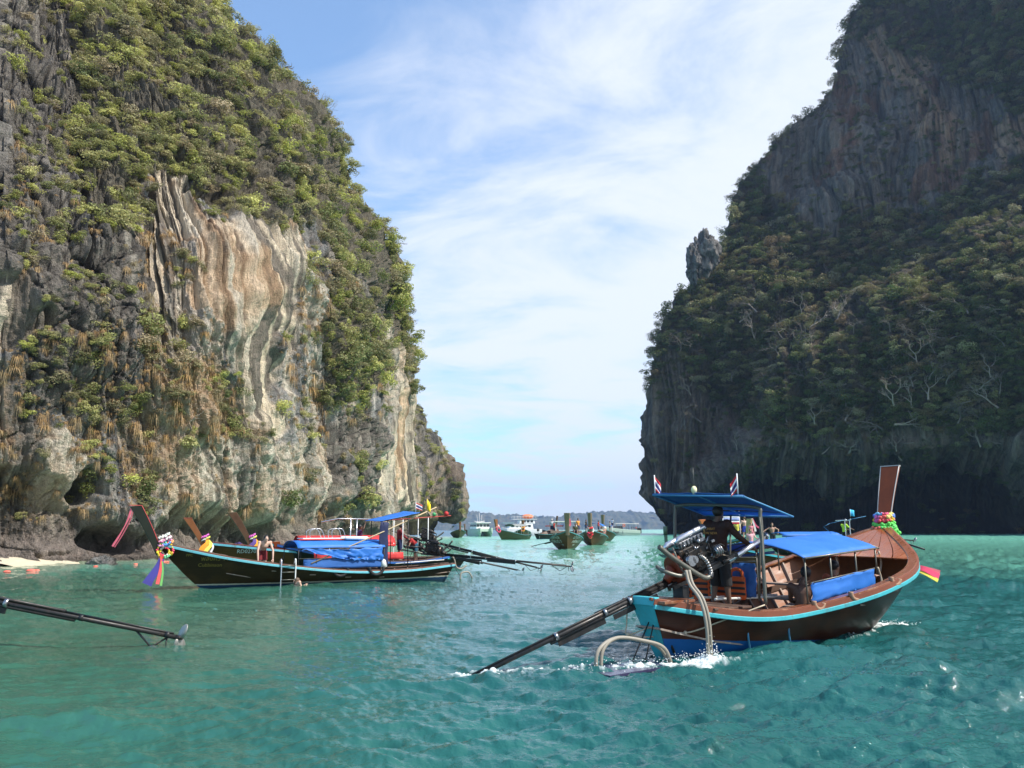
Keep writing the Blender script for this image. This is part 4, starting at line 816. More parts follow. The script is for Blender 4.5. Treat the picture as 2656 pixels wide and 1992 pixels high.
    def near(s, x, z, sd):
        """outer surface point at given x,z"""
        best = None
        u = x/s.L
        for _ in range(12):
            zs = float(cu(s.sh, u)); kk = np.clip((u-.84)/.16, 0, 1); kz = -.32+(zs+.27)*kk**2.6*.96; t = np.clip((z-kz)/(zs-kz), .02, 1); p = s.pt(u, t); u += (x-p[0])/s.L
        return (p[0], sd*p[1], p[2])
    def lettering(s, txt, x, z, h, sd, mat, flip=False, squeeze=1.):
        cv = bpy.data.curves.new('t', 'FONT'); cv.body = txt; cv.size = h*1.3; cv.resolution_u = 2; o = bpy.data.objects.new('t', cv); SC.collection.objects.link(o); dg = bpy.context.evaluated_depsgraph_get(); me = bpy.data.meshes.new_from_object(o.evaluated_get(dg)); bpy.data.objects.remove(o)
        for v in me.vertices:
            a, b = v.co.x*squeeze, v.co.y; q = s.near(x-a if sd > 0 else x+a, z+b, sd); v.co = (q[0], q[1]+sd*.02, q[2])
        me.materials.append(mat); addobj('lettering', me, s.hull)
def sheet_between(a, b, c, d, nu=12, nv=8, sag=0., crown=0., wr=.0, seed=0):
    """quad cloth a-b (edge 1) to d-c (edge 2) with crown and wrinkles"""
    a, b, c, d = [np.array(p, float) for p in (a, b, c, d)]; G = np.zeros((nu, nv, 3))
    for i in range(nu):
        for j in range(nv):
            u, v = i/(nu-1), j/(nv-1); p = a*(1-u)*(1-v)+b*u*(1-v)+c*u*v+d*(1-u)*v; p[2] += crown*(1-(2*v-1)**2)-sag*abs(math.sin(u*math.pi*3))*.5; G[i, j] = p
    if wr: G += wr*np.stack([fbm(np.arange(nu)[:, None]*.7+0*G[..., 0], np.arange(nv)[None]*.6+0*G[..., 0], o=3, seed=seed+k) for k in range(3)], -1)
    return G
# ---------------------------------------------------------------- engine with its long shaft
def engine(par, loc, yaw, tilt, shaft, label=None, prop=90, chrome=True, handle=1.3, detail=2, boxm=OILY, hoses=True):
    """x runs forward and up along the drive line, shaft runs the other way"""
    e = bpy.data.objects.new('engine', None); SC.collection.objects.link(e); e.parent = par; e.location = loc; e.rotation_euler = (0, -tilt, yaw)
    if label: e['label'] = label
    cm = CHROME if chrome else OILY
    MB().box((.42, 0, .20), (.62, .30, .34)).box((.42, 0, .02), (.50, .24, .12)).box((.40, .17, .16), (.5, .06, .2)).box((.40, -.17, .24), (.42, .05, .16)).build('engine_block', boxm, e, bevel=.02)
    g = random.Random(5)
    m = MB()
    for k in range(26 if detail > 1 else 10):
        p = (g.uniform(.1, .8), g.choice((-1, 1))*g.uniform(.14, .24), g.uniform(-.02, .42)); 
        if k % 3 == 0: m.ball(p, g.uniform(.02, .05), 7, 5)
        elif k % 3 == 1: m.box(p, (g.uniform(.04, .12), .05, g.uniform(.03, .08)))
        else: m.tube([p, (p[0]+g.uniform(-.14, .14), p[1]*1.08, p[2]+g.uniform(-.1, .1))], g.uniform(.008, .02), 6)
    m.build('fittings', CHROME if chrome else OILY, e)
    if detail > 1: 
        m = MB()
        for k in range(14): 
            a = np.array((g.uniform(.1, .75), -.19, g.uniform(.0, .4))); b = a+np.array((g.uniform(-.25, .25), g.uniform(-.08, .02), g.uniform(-.2, .12))); m.tube(curve_pts([a, (a+b)/2+np.array((0, -.07, .05)), b], 4), .009, 5)
        m.build('cables', BLACKR, e)
    V_ = MB().box((.45, .02, .42), (.54, .20, .09)); 
    for k in range(7): V_.box((.22+k*.075, -.09, .40), (.02, .03, .12))
    V_.build('cylinder_head', cm, e, bevel=.015)
    MB().tube([(.16, -.07, .47), (.24, -.07, .51), (.78, -.07, .53), (.82, -.07, .49)], [.028, .042, .042, .025], 12).build('intake_tube', ALU if chrome else OILY, e)
    MB().tube([(.02, .10, .42), (.10, .10, .46), (.50, .10, .48)], [.032, .048, .048], 12).build('rocker_cover', ALU if chrome else OILY, e)
    MB().tube([(-.02, 0, .12), (.10, 0, .12)], [.20, .235], 20).build('bell_housing', ORANGE if chrome else OILY, e); MB().tube([(-.20, 0, .02), (-.12, 0, .06), (-.02, 0, .10)], [.06, .07, .13], 14).build('coupling', ORANGE if chrome else OILY, e)
    MB().tube([(.20, -.30, .20), (.20, -.18, .20)], [.075, .085], 14).tube([(.27, -.30, .20), (.27, -.16, .20)], [.055, .06], 12).build('turbo', cm, e)
    MB().ball((.74, -.26, .17), (.075, .07, .085), 12, 8).tube([(.67, -.27, .17), (.82, -.27, .17)], .06, 12).torus((.71, -.27, .17), .075, .012, (1, 0, 0), 14, 6).torus((.79, -.27, .17), .075, .012, (1, 0, 0), 14, 6).torus((.75, -.27, .17), .08, .012, (1, 0, 0), 14, 6).build('alternator', CHROME, e)
    MB().tube(curve_pts([(.40, -.20, .22), (.46, -.27, .12), (.46, -.30, -.06), (.34, -.32, -.10), (.18, -.33, .02), (-.18, -.35, .40), (-.34, -.36, .60)], 5), .038, 10).build('exhaust_pipe', STEEL, e)
    if detail > 1:
        m = MB()
        for k in range(13): 
            q = curve_pts([(.40, -.20, .22), (.46, -.27, .12), (.46, -.30, -.06), (.38, -.32, -.12)], 5); i = min(len(q)-2, k+1); m.tube([q[i], q[i]+(q[i+1]-q[i])*.5], .047, 9)
        m.build('exhaust_sleeve', CHROME, e)
    MB().tube(curve_pts([(-.30, -.05, .28), (-.34, -.25, .24), (-.14, -.34, .10), (.05, -.30, .08)], 5), .03, 8).tube(curve_pts([(.05, -.12, .44), (-.01, -.22, .40), (-.02, -.26, .18), (.04, -.32, -.06), (.06, -.30, -.24)], 5), .016, 7).build('guard_pipe', STEEL, e)
    MB().box((.35, 0, -.07), (1.1, .06, .05)).box((.35, .14, -.07), (1.1, .05, .05)).box((.35, -.14, -.07), (1.1, .05, .05)).build('engine_bed', IRON, e)
    if handle: 
        MB().tube([(.80, -.22, -.04), (1.02, -.22, -.03)], .03, 10).box((1.02, -.22, -.03), (.22, .05, .09)).build('tiller_bracket', IRON, e); MB().tube([(.92, -.22, -.06), (.92+handle, -.16, .02)], .036, 14).tube([(.90+handle, -.16, .02), (.94+handle, -.16, .022)], .052, 14).build('tiller', ALU if chrome else STEEL, e)
    # shaft: three stepped tubes, the guard plate, clamps, skeg and propeller
    S = shaft
    m = MB().tube([(-.14, 0, 0), (-S, 0, 0)], .032, 10); m.tube([(-.20, 0, .045), (-S*.97, 0, .040)], .014, 6).tube([(-.2, 0, -.04), (-S*.62, 0, -.045)], .026, 8).tube([(-.15, .05, .03), (-S*.4, .03, .045)], .016, 6); m.build('drive_shaft', IRON, e)
    MB().box((-S*.48, 0, -.085), (S*.22, .012, .10)).box((-S*.22, 0, -.11), (S*.22, .02, .07)).build('keel_plate', IRON, e)
    for k in (.24, .36, .59): MB().tube([(-S*k-.03, 0, 0), (-S*k+.03, 0, 0)], .058, 10).build('clamp', CHROME, e)
    MB().tube([(-S*.86, 0, -.02), (-S*.925, 0, -.22), (-S*.975, 0, -.02)], .014, 6).tube([(-S*.985, 0, 0), (-S*.99, 0, -.2)], .014, 6).build('skeg', IRON, e)
    pr = MB().tube([(-S, 0, 0), (-S-.12, 0, 0)], [.035, .025], 10)
    for a in (prop, prop+180):
        G = []; 
        for i in range(7):
            r = .03+.19*i/6; w = .075*math.sin(math.pi*min(1, .18+i/6*.8))**.6; c_ = math.radians(a); G.append([(-S-.06+w*.7*(j-1)-.05*(i/6)**2, (r*math.cos(c_)-w*(j-1)*math.sin(c_)), (r*math.sin(c_)+w*(j-1)*math.cos(c_))) for j in range(3)])
        pr.sheet(G, .01)
    pr.build('propeller', CHROME, e)
    return e
# ---------------------------------------------------------------- people
SKIN = simple('skin_light', (.52, .33, .25), .5, var=.08, sc=8.); SKINT = simple('skin_tanned', (.34, .19, .13), .5, var=.1, sc=8.); SKIND = simple('skin_dark', (.13, .07, .045), .5, var=.1, sc=8.); HAIRB = simple('black_hair', (.012, .010, .009), .5, var=.3, sc=20.); HAIRR = simple('auburn_hair', (.22, .08, .03), .55, var=.3, sc=20.); HAIRL = simple('brown_hair', (.10, .06, .035), .6, var=.3, sc=20.)
def remesh(name, mb, mat, vox, it=4):
    me = mb.mesh('t', mat); o = bpy.data.objects.new('t', me); SC.collection.objects.link(o); r = o.modifiers.new('r', 'REMESH'); r.mode = 'VOXEL'; r.voxel_size = vox; r.use_smooth_shade = True
    s = o.modifiers.new('s', 'SMOOTH'); s.factor = .5; s.iterations = it; dg = bpy.context.evaluated_depsgraph_get(); m2 = bpy.data.meshes.new_from_object(o.evaluated_get(dg)); bpy.data.objects.remove(o); m2.name = name
    if not m2.materials: m2.materials.append(mat)
    return m2
STAND = dict(pelvis=(0, 0, .93), waist=(0, 0, 1.08), chest=(0, .0, 1.30), neck=(0, 0, 1.46), head=(0, .02, 1.61), shL=(-.19, 0, 1.40), elL=(-.25, -.02, 1.13), haL=(-.26, .06, .88), shR=(.19, 0, 1.40), elR=(.25, -.02, 1.13), haR=(.26, .06, .88),
             hiL=(-.09, 0, .90), knL=(-.11, .02, .49), anL=(-.12, -.02, .08), hiR=(.09, 0, .90), knR=(.11, .02, .49), anR=(.12, -.02, .08))
SIT = dict(pelvis=(0, 0, .12), waist=(0, -.02, .27), chest=(0, .0, .49), neck=(0, .03, .65), head=(0, .06, .80), shL=(-.19, 0, .59), elL=(-.24, .1, .34), haL=(-.16, .32, .28), shR=(.19, 0, .59), elR=(.24, .1, .34), haR=(.16, .32, .28), hiL=(-.09, .02, .12), knL=(-.14, .42, .30), anL=(-.12, .60, .02), hiR=(.09, .02, .12), knR=(.14, .42, .30), anR=(.12, .60, .02))
def person(label, loc, rz, pose=None, base=STAND, h=1.7, skin=SKIN, hair=HAIRB, shirt=None, shorts=None, sleeve=0, leg=.0, vox=.016, hairlen=0, cap=None, glasses=False, group=None, legs=True, bikini=None, baggy=.016):
    J = dict(base); J.update(pose or {}); J = {k: np.array(v, float)*h/1.7 for k, v in J.items()}; g = h/1.7
    r = empty('person', loc, rz, label, 'person', group)
    b = MB(); lerp = lambda a, c, t: J[a]*(1-t)+J[c]*t
    sx = J['shR']-J['shL']; hx = J['hiR']-J['hiL']
    def trunk(m, e=0., lo=0., hi=1.):
        m.ball(J['chest'], (.165*g+e, .115*g+e, .15*g+e), 14, 9).ball(J['waist'], (.135*g+e, .10*g+e, .14*g+e), 14, 9).tube([J['waist'], J['chest']], [.115*g+e, .125*g+e], 12)
        for a in ('shL', 'shR'): m.tube([J['chest']*.6+J[a]*.4, J[a]], [.09*g+e, .068*g+e], 10).ball(J[a], .070*g+e, 10, 7).tube([J['waist'], J[a]*.8+J['chest']*.2], [.08*g+e, .06*g+e], 8)
    def hips(m, e=0.):
        m.ball(J['pelvis'], (.155*g+e, .115*g+e, .11*g+e), 14, 9).tube([J['pelvis'], J['waist']], [.12*g+e, .11*g+e], 12)
        for a in ('hiL', 'hiR'): m.ball(J[a], .095*g+e, 10, 7)
    trunk(b); hips(b)
    b.tube([J['chest'], J['neck'], J['head']], [.075*g, .055*g, .055*g], 10)
    hd = J['head']; b.ball(hd+np.array((0, .01, .015))*g, (.075*g, .092*g, .108*g), 14, 10).ball(hd+np.array((0, .045, -.06))*g, (.052*g, .05*g, .05*g), 10, 7).ball(hd+np.array((0, .105, -.01))*g, (.014*g, .022*g, .028*g), 6, 5)
    for sd in (-1, 1): b.ball(hd+np.array((sd*.078, -.0, -.005))*g, (.012*g, .022*g, .032*g), 6, 5)
    for s_ in 'LR':
        b.tube([J['sh'+s_], lerp('sh'+s_, 'el'+s_, .5), J['el'+s_]], [.055*g, .048*g, .038*g], 9).ball(J['el'+s_], .039*g, 8, 6).tube([J['el'+s_], lerp('el'+s_, 'ha'+s_, .35), J['ha'+s_]], [.038*g, .040*g, .026*g], 9)
        d = J['ha'+s_]-J['el'+s_]; d /= np.linalg.norm(d); sdv = np.array((1., 0, 0)) if abs(d[0]) < .8 else np.array((0, 1., 0)); sdv -= d*(sdv@d); sdv /= np.linalg.norm(sdv); up = np.cross(sdv, d); H = J['ha'+s_]
        b.ball(H+d*.045*g, (.042*g, .034*g, .042*g), 8, 6)
        for k in range(4):
            a = H+d*.075*g+sdv*(k-1.5)*.021*g; L_ = (.055, .065, .062, .048)[k]*g; b.tube([a, a+d*L_*.6-up*.005, a+d*L_*.9-up*L_*.55], [.0105*g, .0095*g, .0075*g], 6)
        sgn = 1 if s_ == 'L' else -1; b.tube([H+d*.03*g+sdv*sgn*.03*g, H+d*.06*g+sdv*sgn*.058*g, H+d*.09*g+sdv*sgn*.062*g], [.013*g, .011*g, .009*g], 6)
        if legs:
            b.tube([J['hi'+s_], lerp('hi'+s_, 'kn'+s_, .5), J['kn'+s_]], [.088*g, .072*g, .055*g], 10).ball(J['kn'+s_], .056*g, 8, 6).tube([J['kn'+s_], lerp('kn'+s_, 'an'+s_, .35), J['an'+s_]], [.053*g, .058*g, .036*g], 10)
            a = J['an'+s_]; f = np.array((0, 1., 0)); b.ball(a+np.array((0, -.02, -.04))*g, (.036*g, .045*g, .038*g), 8, 6).tube([a+np.array((0, 0, -.045))*g, a+np.array((0, .15, -.06))*g], [.038*g, .028*g], 8)
    body = addobj('body', remesh('body', b, skin, vox, 3 if vox < .012 else 2), r)
    m = MB()
    if hair:
        m.ball(hd+np.array((0, -.018, .042))*g, (.096*g, .108*g, .106*g), 12, 9)
        if hairlen: m.tube([hd+np.array((0, -.05, 0))*g, hd+np.array((0, -.08, -.12))*g, hd+np.array((0, -.08, -.12-hairlen))*g], [.085*g, .075*g, .04*g], 10)
        addobj('hair', remesh('hair', m, hair, max(vox, .014), 1), r)
    if cap: MB().ball(hd+np.array((0, -.005, .06))*g, (.088*g, .10*g, .075*g), 12, 8).box(hd+np.array((0, .12, .05))*g, (.13*g, .10*g, .012*g)).build('cap', cap, r)
    if glasses: MB().box(hd+np.array((-.032, .10, .02))*g, (.05*g, .02*g, .035*g)).box(hd+np.array((.032, .10, .02))*g, (.05*g, .02*g, .035*g)).box(hd+np.array((0, .10, .03))*g, (.03*g, .015*g, .01*g)).build('sunglasses', BLACKR, r)
    if shirt:
        m = MB(); trunk(m, baggy*g); m.ball(J['pelvis']*.75+J['waist']*.25, (.15*g, .118*g, .08*g), 12, 8)
        m.tube([J['waist'], J['pelvis']*.8+J['waist']*.2], [.13*g, .14*g], 12)
        for s_ in 'LR':
            if sleeve: 
                q = 'el'+s_; m.tube([J['sh'+s_], lerp('sh'+s_, q, min(1, sleeve))], [.068*g, .058*g], 10)
                if sleeve > 1: m.ball(J[q], .052*g, 8, 6).tube([J[q], lerp(q, 'ha'+s_, sleeve-1)], [.052*g, .042*g], 9)
        addobj('shirt', remesh('shirt', m, shirt, vox, 2), r)
    if shorts:
        m = MB(); hips(m, .014*g)
        for s_ in 'LR': m.tube([J['hi'+s_], lerp('hi'+s_, 'kn'+s_, leg)], [.108*g, .094*g], 12)
        if leg > 1: pass
        addobj('shorts', remesh('shorts', m, shorts, vox, 2), r)
    if bikini:
        m = MB().ball(J['chest'], (.172*g, .125*g, .05*g), 12, 8); addobj('swim_top', remesh('swim_top', m, bikini, vox, 1), r)
    return r
cl = lambda n, c, r=.85: simple(n, c, r, var=.18, sc=5., bump=.2)
# ---------------------------------------------------------------- garlands, flags
def garland(label, loc, rz, rings, group=None, streamers=()):
    """rings: (centre, radius, thickness, axis, colour, flattening)"""
    r = empty('garland', loc, rz, label, 'garland', group); g = random.Random(3)
    for (c, R, th, ax, cols) in rings:
        n = max(10, int(2*math.pi*R/(th*.85))); q = Vector((0, 0, 1)).rotation_difference(Vector(ax).normalized()); buck = {}
        for k in range(n):
            a = 2*math.pi*k/n; p = Vector(c)+q @ Vector((R*math.cos(a), R*math.sin(a), g.uniform(-.01, .01))); buck.setdefault(int(k/n*len(cols)*1.999), []).append(p)
        for key_, ps in buck.items():
            m = MB(); col = cols[key_ % len(cols)]
            for p in ps:
                for j in range(3): m.ball((p[0]+g.gauss(0, th*.2), p[1]+g.gauss(0, th*.2), p[2]+g.gauss(0, th*.2)), th*g.uniform(.42, .62), 6, 4)
            m.build('flower_ring', simple('flower_'+'_'.join('%02d' % int(x*99) for x in col), col, .8, var=.25, sc=30.), r)
    for (P, w, col) in streamers:
        m = MB(); pts = curve_pts(P, 6); m.strip(pts, [w*(.6+.6*i/len(pts)) for i in range(len(pts))], .012, up=(0, 1, .1)); m.build('streamer', cl('ribbon_'+'_'.join('%02d' % int(x*99) for x in col), col), r)
    return r
def flag(label, loc, rz, w, h, pole, kind='thai', limp=.3, group=None, lean=0.):
    r = empty('flag', loc, rz, label, 'flag', group); MB().tube([(0, 0, -.02), (lean*pole, 0, pole)], .012, 6).build('flagpole', WHITEP if kind != 'yellow' else WOODG, r)
    bands = {'thai': [((.55, .02, .03), 1), ((.75, .75, .75), 1), ((.03, .03, .15), 2), ((.75, .75, .75), 1), ((.55, .02, .03), 1)], 'yellow': [((.85, .62, .02), 1)], 'blue': [((.05, .42, .72), 1)]}[kind]; tot = sum(b for _, b in bands); z = 0
    for col, b in bands:
        G = []
        for i in range(9):
            u = i/8; row = []
            for v in (z/tot, (z+b*.5)/tot, (z+b)/tot):
                row.append((lean*pole*.9+w*u*(1-limp*.5), .05*math.sin(u*7+v*2)*w*3*u, pole-h*v-limp*w*u*(1+.3*math.sin(v*4))-.02))
            G.append(row)
        MB().sheet(G, .006).build('stripe', cl('flag_'+'_'.join('%02d' % int(x*99) for x in col), col), r); z += b
    return r
# ================================================================ THE MOVING BOAT
def bw(b, x, y, z): c, s_ = math.cos(b.rz), math.sin(b.rz); return np.array((b.loc[0]+x*c-y*s_, b.loc[1]+x*s_+y*c, z))
H1 = hull_mat('hull_red_brown', (.048, .013, .007), (.010, .09, .30), .36, wood=(.10, .028, .012), slope=.072, rough=.28)
HB = Longtail('longtail_boat', (HX, HY), HTH, 'moving dark red-brown longtail boat with turquoise rail and blue canopies on the right', 8.28, [.25, .96, 1.18, 1.66, 1.42, .03], [.97, .72, .755, 1.08, 1.465, 2.174], H1,
              detail=2, tip_rake=.75, post=(1.38, .22, .44, .56), deck=.79, rdrop=.05, rail=TEAL, deckm=DECKW, trim=simple('grey_trim', (.45, .43, .40), .5), inner=WOODO)
R = HB.r
q0 = [HB.pt(0, t_) for t_ in np.linspace(.12, .97, 6)]; tv = [(p[0]-.012-.002, p[1], p[2]) for p in q0]; MB().add(tv+[(p[0], -p[1], p[2]) for p in tv]+[(p[0]+.01, p[1], p[2]) for p in tv]+[(p[0]+.01, -p[1], p[2]) for p in tv], [(k, k+1, k+7, k+6) for k in range(5)]+[(k+12, k+18, k+19, k+13) for k in range(5)]).build('transom', TEAL, R)
# stern deck, transom beam, fore bulkhead
MB().box((.42, 0, .93), (.75, .95, .05)).build('stern_deck', WOOD, R, bevel=.01); MB().box((.06, 0, .94), (.12, .60, .14)).build('transom_beam', TEAL, R, bevel=.015)
for k in range(3): MB().box((1.05+.3*k, 0, .80), (.26, 1.55+.1*k, .035)).build('deck_board', WOODD, R, bevel=.006)
MB().box((.95, -.05, 1.02), (.16, .22, .22)).tube([(.95, -.05, .85), (.95, -.05, 1.16)], .04, 10).build('engine_mount', IRON, R)
for y in (.35, -.02): MB().tube([(1.9, y, .86), (4.2, y-.1, .80)], .022, 8).build('loose_pole', PVC, R)
# main canopy
G = sheet_between((3.02, -1.16, 1.58), (5.72, -1.12, 1.72), (5.72, 1.12, 1.72), (3.02, 1.16, 1.58), 26, 16, crown=.26, wr=.012, seed=3); MB().sheet(G, .008).build('canopy', BLUEC, R)
cf = MB()
for sd in (-1, 1):
    cf.tube([(3.02, sd*1.16, 1.575), (5.72, sd*1.12, 1.71)], .018, 8)
for x in (3.05, 3.95, 4.85, 5.70):
    z0 = 1.58+(x-3.02)/2.7*.14; cf.tube([(x, -1.15+2.3*k/8, z0-.015+.26*(1-(2*k/8-1)**2)) for k in range(9)], .014, 7)
cf.build('canopy_frame', STEEL, R)
for x in (3.1, 3.95, 4.85, 5.62):
    for sd in (-1, 1):
        z1 = 1.57+(x-3.02)/2.7*.14; MB().tube([(x, sd*1.10, z1), (x+.01, sd*1.10, float(cu(HB.sh, x/8.28))-.02)], .017, 8).build('canopy_post', STEEL, R)
# near side curtain and the dark blue one behind the helmsman
G = sheet_between((3.16, -1.16, 1.14), (5.44, -1.14, 1.32), (5.42, -1.14, .98), (3.16, -1.16, .80), 18, 7, wr=.02, seed=9); MB().sheet(G, .006).build('side_curtain', BLUEC, R)
MB().tube([(3.14, -1.165, 1.145), (5.46, -1.145, 1.325)], .012, 7).build('curtain_rail', STEEL, R)
G = sheet_between((2.72, .20, 1.46), (2.72, -.34, 1.50), (2.72, -.32, .86), (2.72, .20, .84), 10, 9, wr=.03, seed=12); MB().sheet(G, .006).build('back_curtain', BLUED, R)
MB().tube([(2.7, .26, 1.47), (2.7, -.38, 1.51)], .014, 7).tube([(2.7, .26, .8), (2.7, .26, 1.75)], .014, 7).tube([(2.7, -.38, .8), (2.7, -.38, 1.72)], .014, 7).build('curtain_frame', STEEL, R)
MB().sheet(sheet_between((2.95, 1.1, 1.5), (5.5, 1.1, 1.62), (5.5, 1.1, 1.56), (2.95, 1.1, 1.44), 10, 3), .006).build('side_curtain', BLUED, R)
# small helmsman's roof on its pipe frame
G = sheet_between((1.52, -1.02, 2.66), (2.62, -1.0, 2.385), (2.72, 1.0, 2.47), (1.52, 1.02, 2.76), 12, 16, crown=.03, wr=.008, seed=5); MB().sheet(G, .012).build('stern_roof', BLUED, R)
G = sheet_between((2.60, -1.0, 2.375), (2.98, -1.0, 2.33), (3.0, .95, 2.38), (2.70, 1.0, 2.46), 4, 12, wr=.01, seed=6); MB().sheet(G, .010).build('roof_flap', BLUEC, R)
fr = MB().tube([(1.52, -1.02, 2.64), (1.52, 1.02, 2.74)], .02, 8).tube([(1.52, -1.02, 2.64), (3.0, -1.0, 2.31)], .018, 8).tube([(1.52, 1.02, 2.74), (3.0, .95, 2.37)], .018, 8).tube([(3., -1.0, 2.31), (3., .95, 2.37)], .016, 8).tube([(1.55, 0, 2.70), (2.95, 0, 2.34)], .014, 7)
fr.build('roof_frame', simple('blue_pipe', (.05, .22, .42), .5), R)
MB().tube(curve_pts([(2.02, -.98, .82), (2.04, -.97, 1.6), (2.06, -.96, 2.30), (2.08, -.86, 2.47), (2.08, 0, 2.53), (2.08, .84, 2.55), (2.06, .95, 2.40), (2.04, .97, 1.7), (2.02, .98, .85)], 6), .032, 12).build('roof_arch', STEEL, R)
for y in (-.38, .28): MB().tube([(2.9, y, 2.36), (2.72, y, .85)], .018, 8).build('roof_post', STEEL, R)
MB().tube(curve_pts([(2.0, -.99, 2.3), (2.02, -1.0, 1.9), (2.0, -1.0, 1.5)], 4), .006, 5).tube(curve_pts([(1.2, -.3, 1.74), (1.9, -.45, 1.62), (2.7, -.38, 1.58)], 5), .006, 5).build('string', ROPE, R)
ant = MB().ball((1.55, .05, 2.80), (.055, .055, .07), 10, 8).tube([(1.55, .05, 2.72), (1.55, .05, 2.78)], .03, 8); ant.build('lamp', simple('yellow_white_lamp', (.75, .70, .40), .4), R); MB().tube([(1.55, .05, 2.85), (1.55, .05, 3.2)], .005, 5).build('aerial', STEEL, R)
MB().tube([(1.35, .55, 1.0), (1.30, .55, 2.05)], .03, 8).tube([(1.30, .55, 2.0), (1.30, .55, 2.15)], .038, 8).build('stern_pole', simple('green_pipe', (.08, .14, .09), .5), R)
eh = engine(R, (.86, -.03, 1.27), math.radians(-15.5), math.radians(20.2), 3.95, handle=.95, prop=0); eh.scale = (1.05, 1.12, 1.18)
# rubber fender pads, rope loops, hoses down into the wash, cleats
for x in (3.3, 4.1, 5.15):
    MB().torus((x, -.02-float(cu(HB.hb, x/8.28)), float(cu(HB.sh, x/8.28))+.06), .12, .045, (.2, 1, 0), 14, 8, .5).build('fender_pad', simple('tan_foam', (.33, .20, .13), .8), R)
hz = float(cu(HB.sh, .13))
for dy in (0, .08): MB().tube(curve_pts([(.66+dy, -.42, 1.42), (.62+dy, -.52, 1.2), (.60+dy, -.74, .96), (.60+dy, -.84, .55), (.64+dy, -.80, -.15)], 7), .027, 10).build('hose', HOSE, R)
for dy in (0, .10): MB().tube(curve_pts([(-1.05-dy, -.10, -.12), (-1.0-dy, -.10, .26), (-.70, -.10, .42), (-.25, -.16-dy, .36), (.12, -.26-dy, .22), (.34, -.34, -.15)], 8), .03, 10).build('hose', HOSE, R)
MB().tube([(.25, .0, .70), (-.35, -.02, -.1)], .012, 6).tube([(.25, -.08, .70), (-.1, -.1, -.1)], .012, 6).tube([(.34, -.1, .62), (.52, -.22, .1)], .022, 7).build('rudder_rod', IRON, R)
MB().box((-.55, -.10, -.03), (1.5, .9, .04)).build('swim_plate', simple('wet_violet_plate', (.035, .03, .075), .2, var=.3, sc=4.), R)
for x in (1.7, 2.7): 
    q = HB.near(x, .34, -1); MB().tube([(q[0], q[1]-.03, .52), (q[0]+.05, q[1]+.0, .30), (q[0]+.12, q[1]+.02, .0)], .018, 6).build('strut', simple('blue_strut', (.08, .25, .42), .5), R)
MB().tube(curve_pts([(.0, .3, .93), (-.02, .32, .55), (-.02, .30, .38), (.3, -.05, .52), (.62, -.38, .42), (1.2, -.75, .62), (1.85, -1.08, .84)], 6), .012, 6).tube(curve_pts([(-.02, .30, .38), (.2, .1, .34), (.62, -.38, .42)], 5), .012, 6).ball((-.02, .30, .38), .035, 8, 6).ball((.62, -.38, .42), .035, 8, 6).build('mooring_rope', ROPE, R)
MB().tube(curve_pts([(5.62, -1.13, 1.34), (5.68, -1.15, 1.1), (5.60, -1.16, .95)], 5), .02, 6).build('rope_tie', ROPE, R)
for (x, y, z) in ((6.2, .85, 1.25), (6.7, -.62, 1.42), (6.6, .3, 1.3)): MB().tube(curve_pts([(x, y, z+.2), (x+.03, y-.02, z), (x, y, z-.22)], 4), .022, 7).build('cleat_horn', simple('bone_wood', (.42, .33, .24), .6), R)
# people aboard
NPZ = float(HB.floor_z(2.1))
person('helmsman in brown long-sleeved shirt and dark shorts holding the tiller', bw(HB, 2.08, -.02, .70), HTH-math.pi/2, dict(head=(.0, .05, 1.60), chest=(0, .02, 1.30), shR=(.2, .0, 1.40), elR=(.36, .10, 1.20), haR=(.44, .34, 1.03), elL=(-.30, .10, 1.16), haL=(-.24, .30, .98), anL=(-.14, -.05, .08), anR=(.13, .05, .08)),
       h=1.78, skin=SKIND, shirt=cl('brown_shirt', (.032, .010, .006)), sleeve=1.8, shorts=cl('charcoal_shorts', (.012, .012, .013)), leg=1.3, vox=.010, baggy=.034)
def shirt_text(b, txt, x, y, z, h, mat):
    cv = bpy.data.curves.new('t', 'FONT'); cv.body = txt; cv.size = h; cv.align_x = 'CENTER'; cv.extrude = .002; o = bpy.data.objects.new('t', cv); SC.collection.objects.link(o); dg = bpy.context.evaluated_depsgraph_get(); me = bpy.data.meshes.new_from_object(o.evaluated_get(dg)); bpy.data.objects.remove(o); me.materials.append(mat); return me
hp = [o for o in SC.objects if o.name.startswith('person')][0]; YT = simple('faded_orange_print', (.42, .20, .04), .8)
for t_, z_ in (('SUNBAY', 1.255), ('POW NEVA', 1.185)):
    q = addobj('shirt_print', shirt_text(None, t_, 0, 0, 0, .062, YT), hp, loc=(-.03, -.192, z_*1.1), rot=(math.pi/2, 0, 0))
MB().tube([(0, 0, 0), (0, 0, .01)], .01, 4)
person('dark-haired bare-backed passenger sitting beside the canopy post of the moving boat', bw(HB, 3.72, -.62, .40), HTH-math.pi/2+.3, dict(head=(.06, .12, .80), elR=(.34, .36, .56), haR=(.5, .66, .66), shR=(.2, .06, .6)), SIT, h=1.8, skin=SKIND, hair=HAIRB, shorts=cl('black_shorts', (.01, .01, .01)), leg=.9)
person('passenger with tied-up dark hair sitting under the main blue canopy', bw(HB, 5.25, -.38, .52), HTH-math.pi/2-.3, dict(elR=(.3, .34, .5), haR=(.42, .62, .62)), SIT, h=1.7, skin=SKINT, hair=HAIRB, shirt=cl('orange_red_top', (.45, .10, .04)), sleeve=.3, shorts=cl('black_shorts', (.01, .01, .01)), leg=.9)
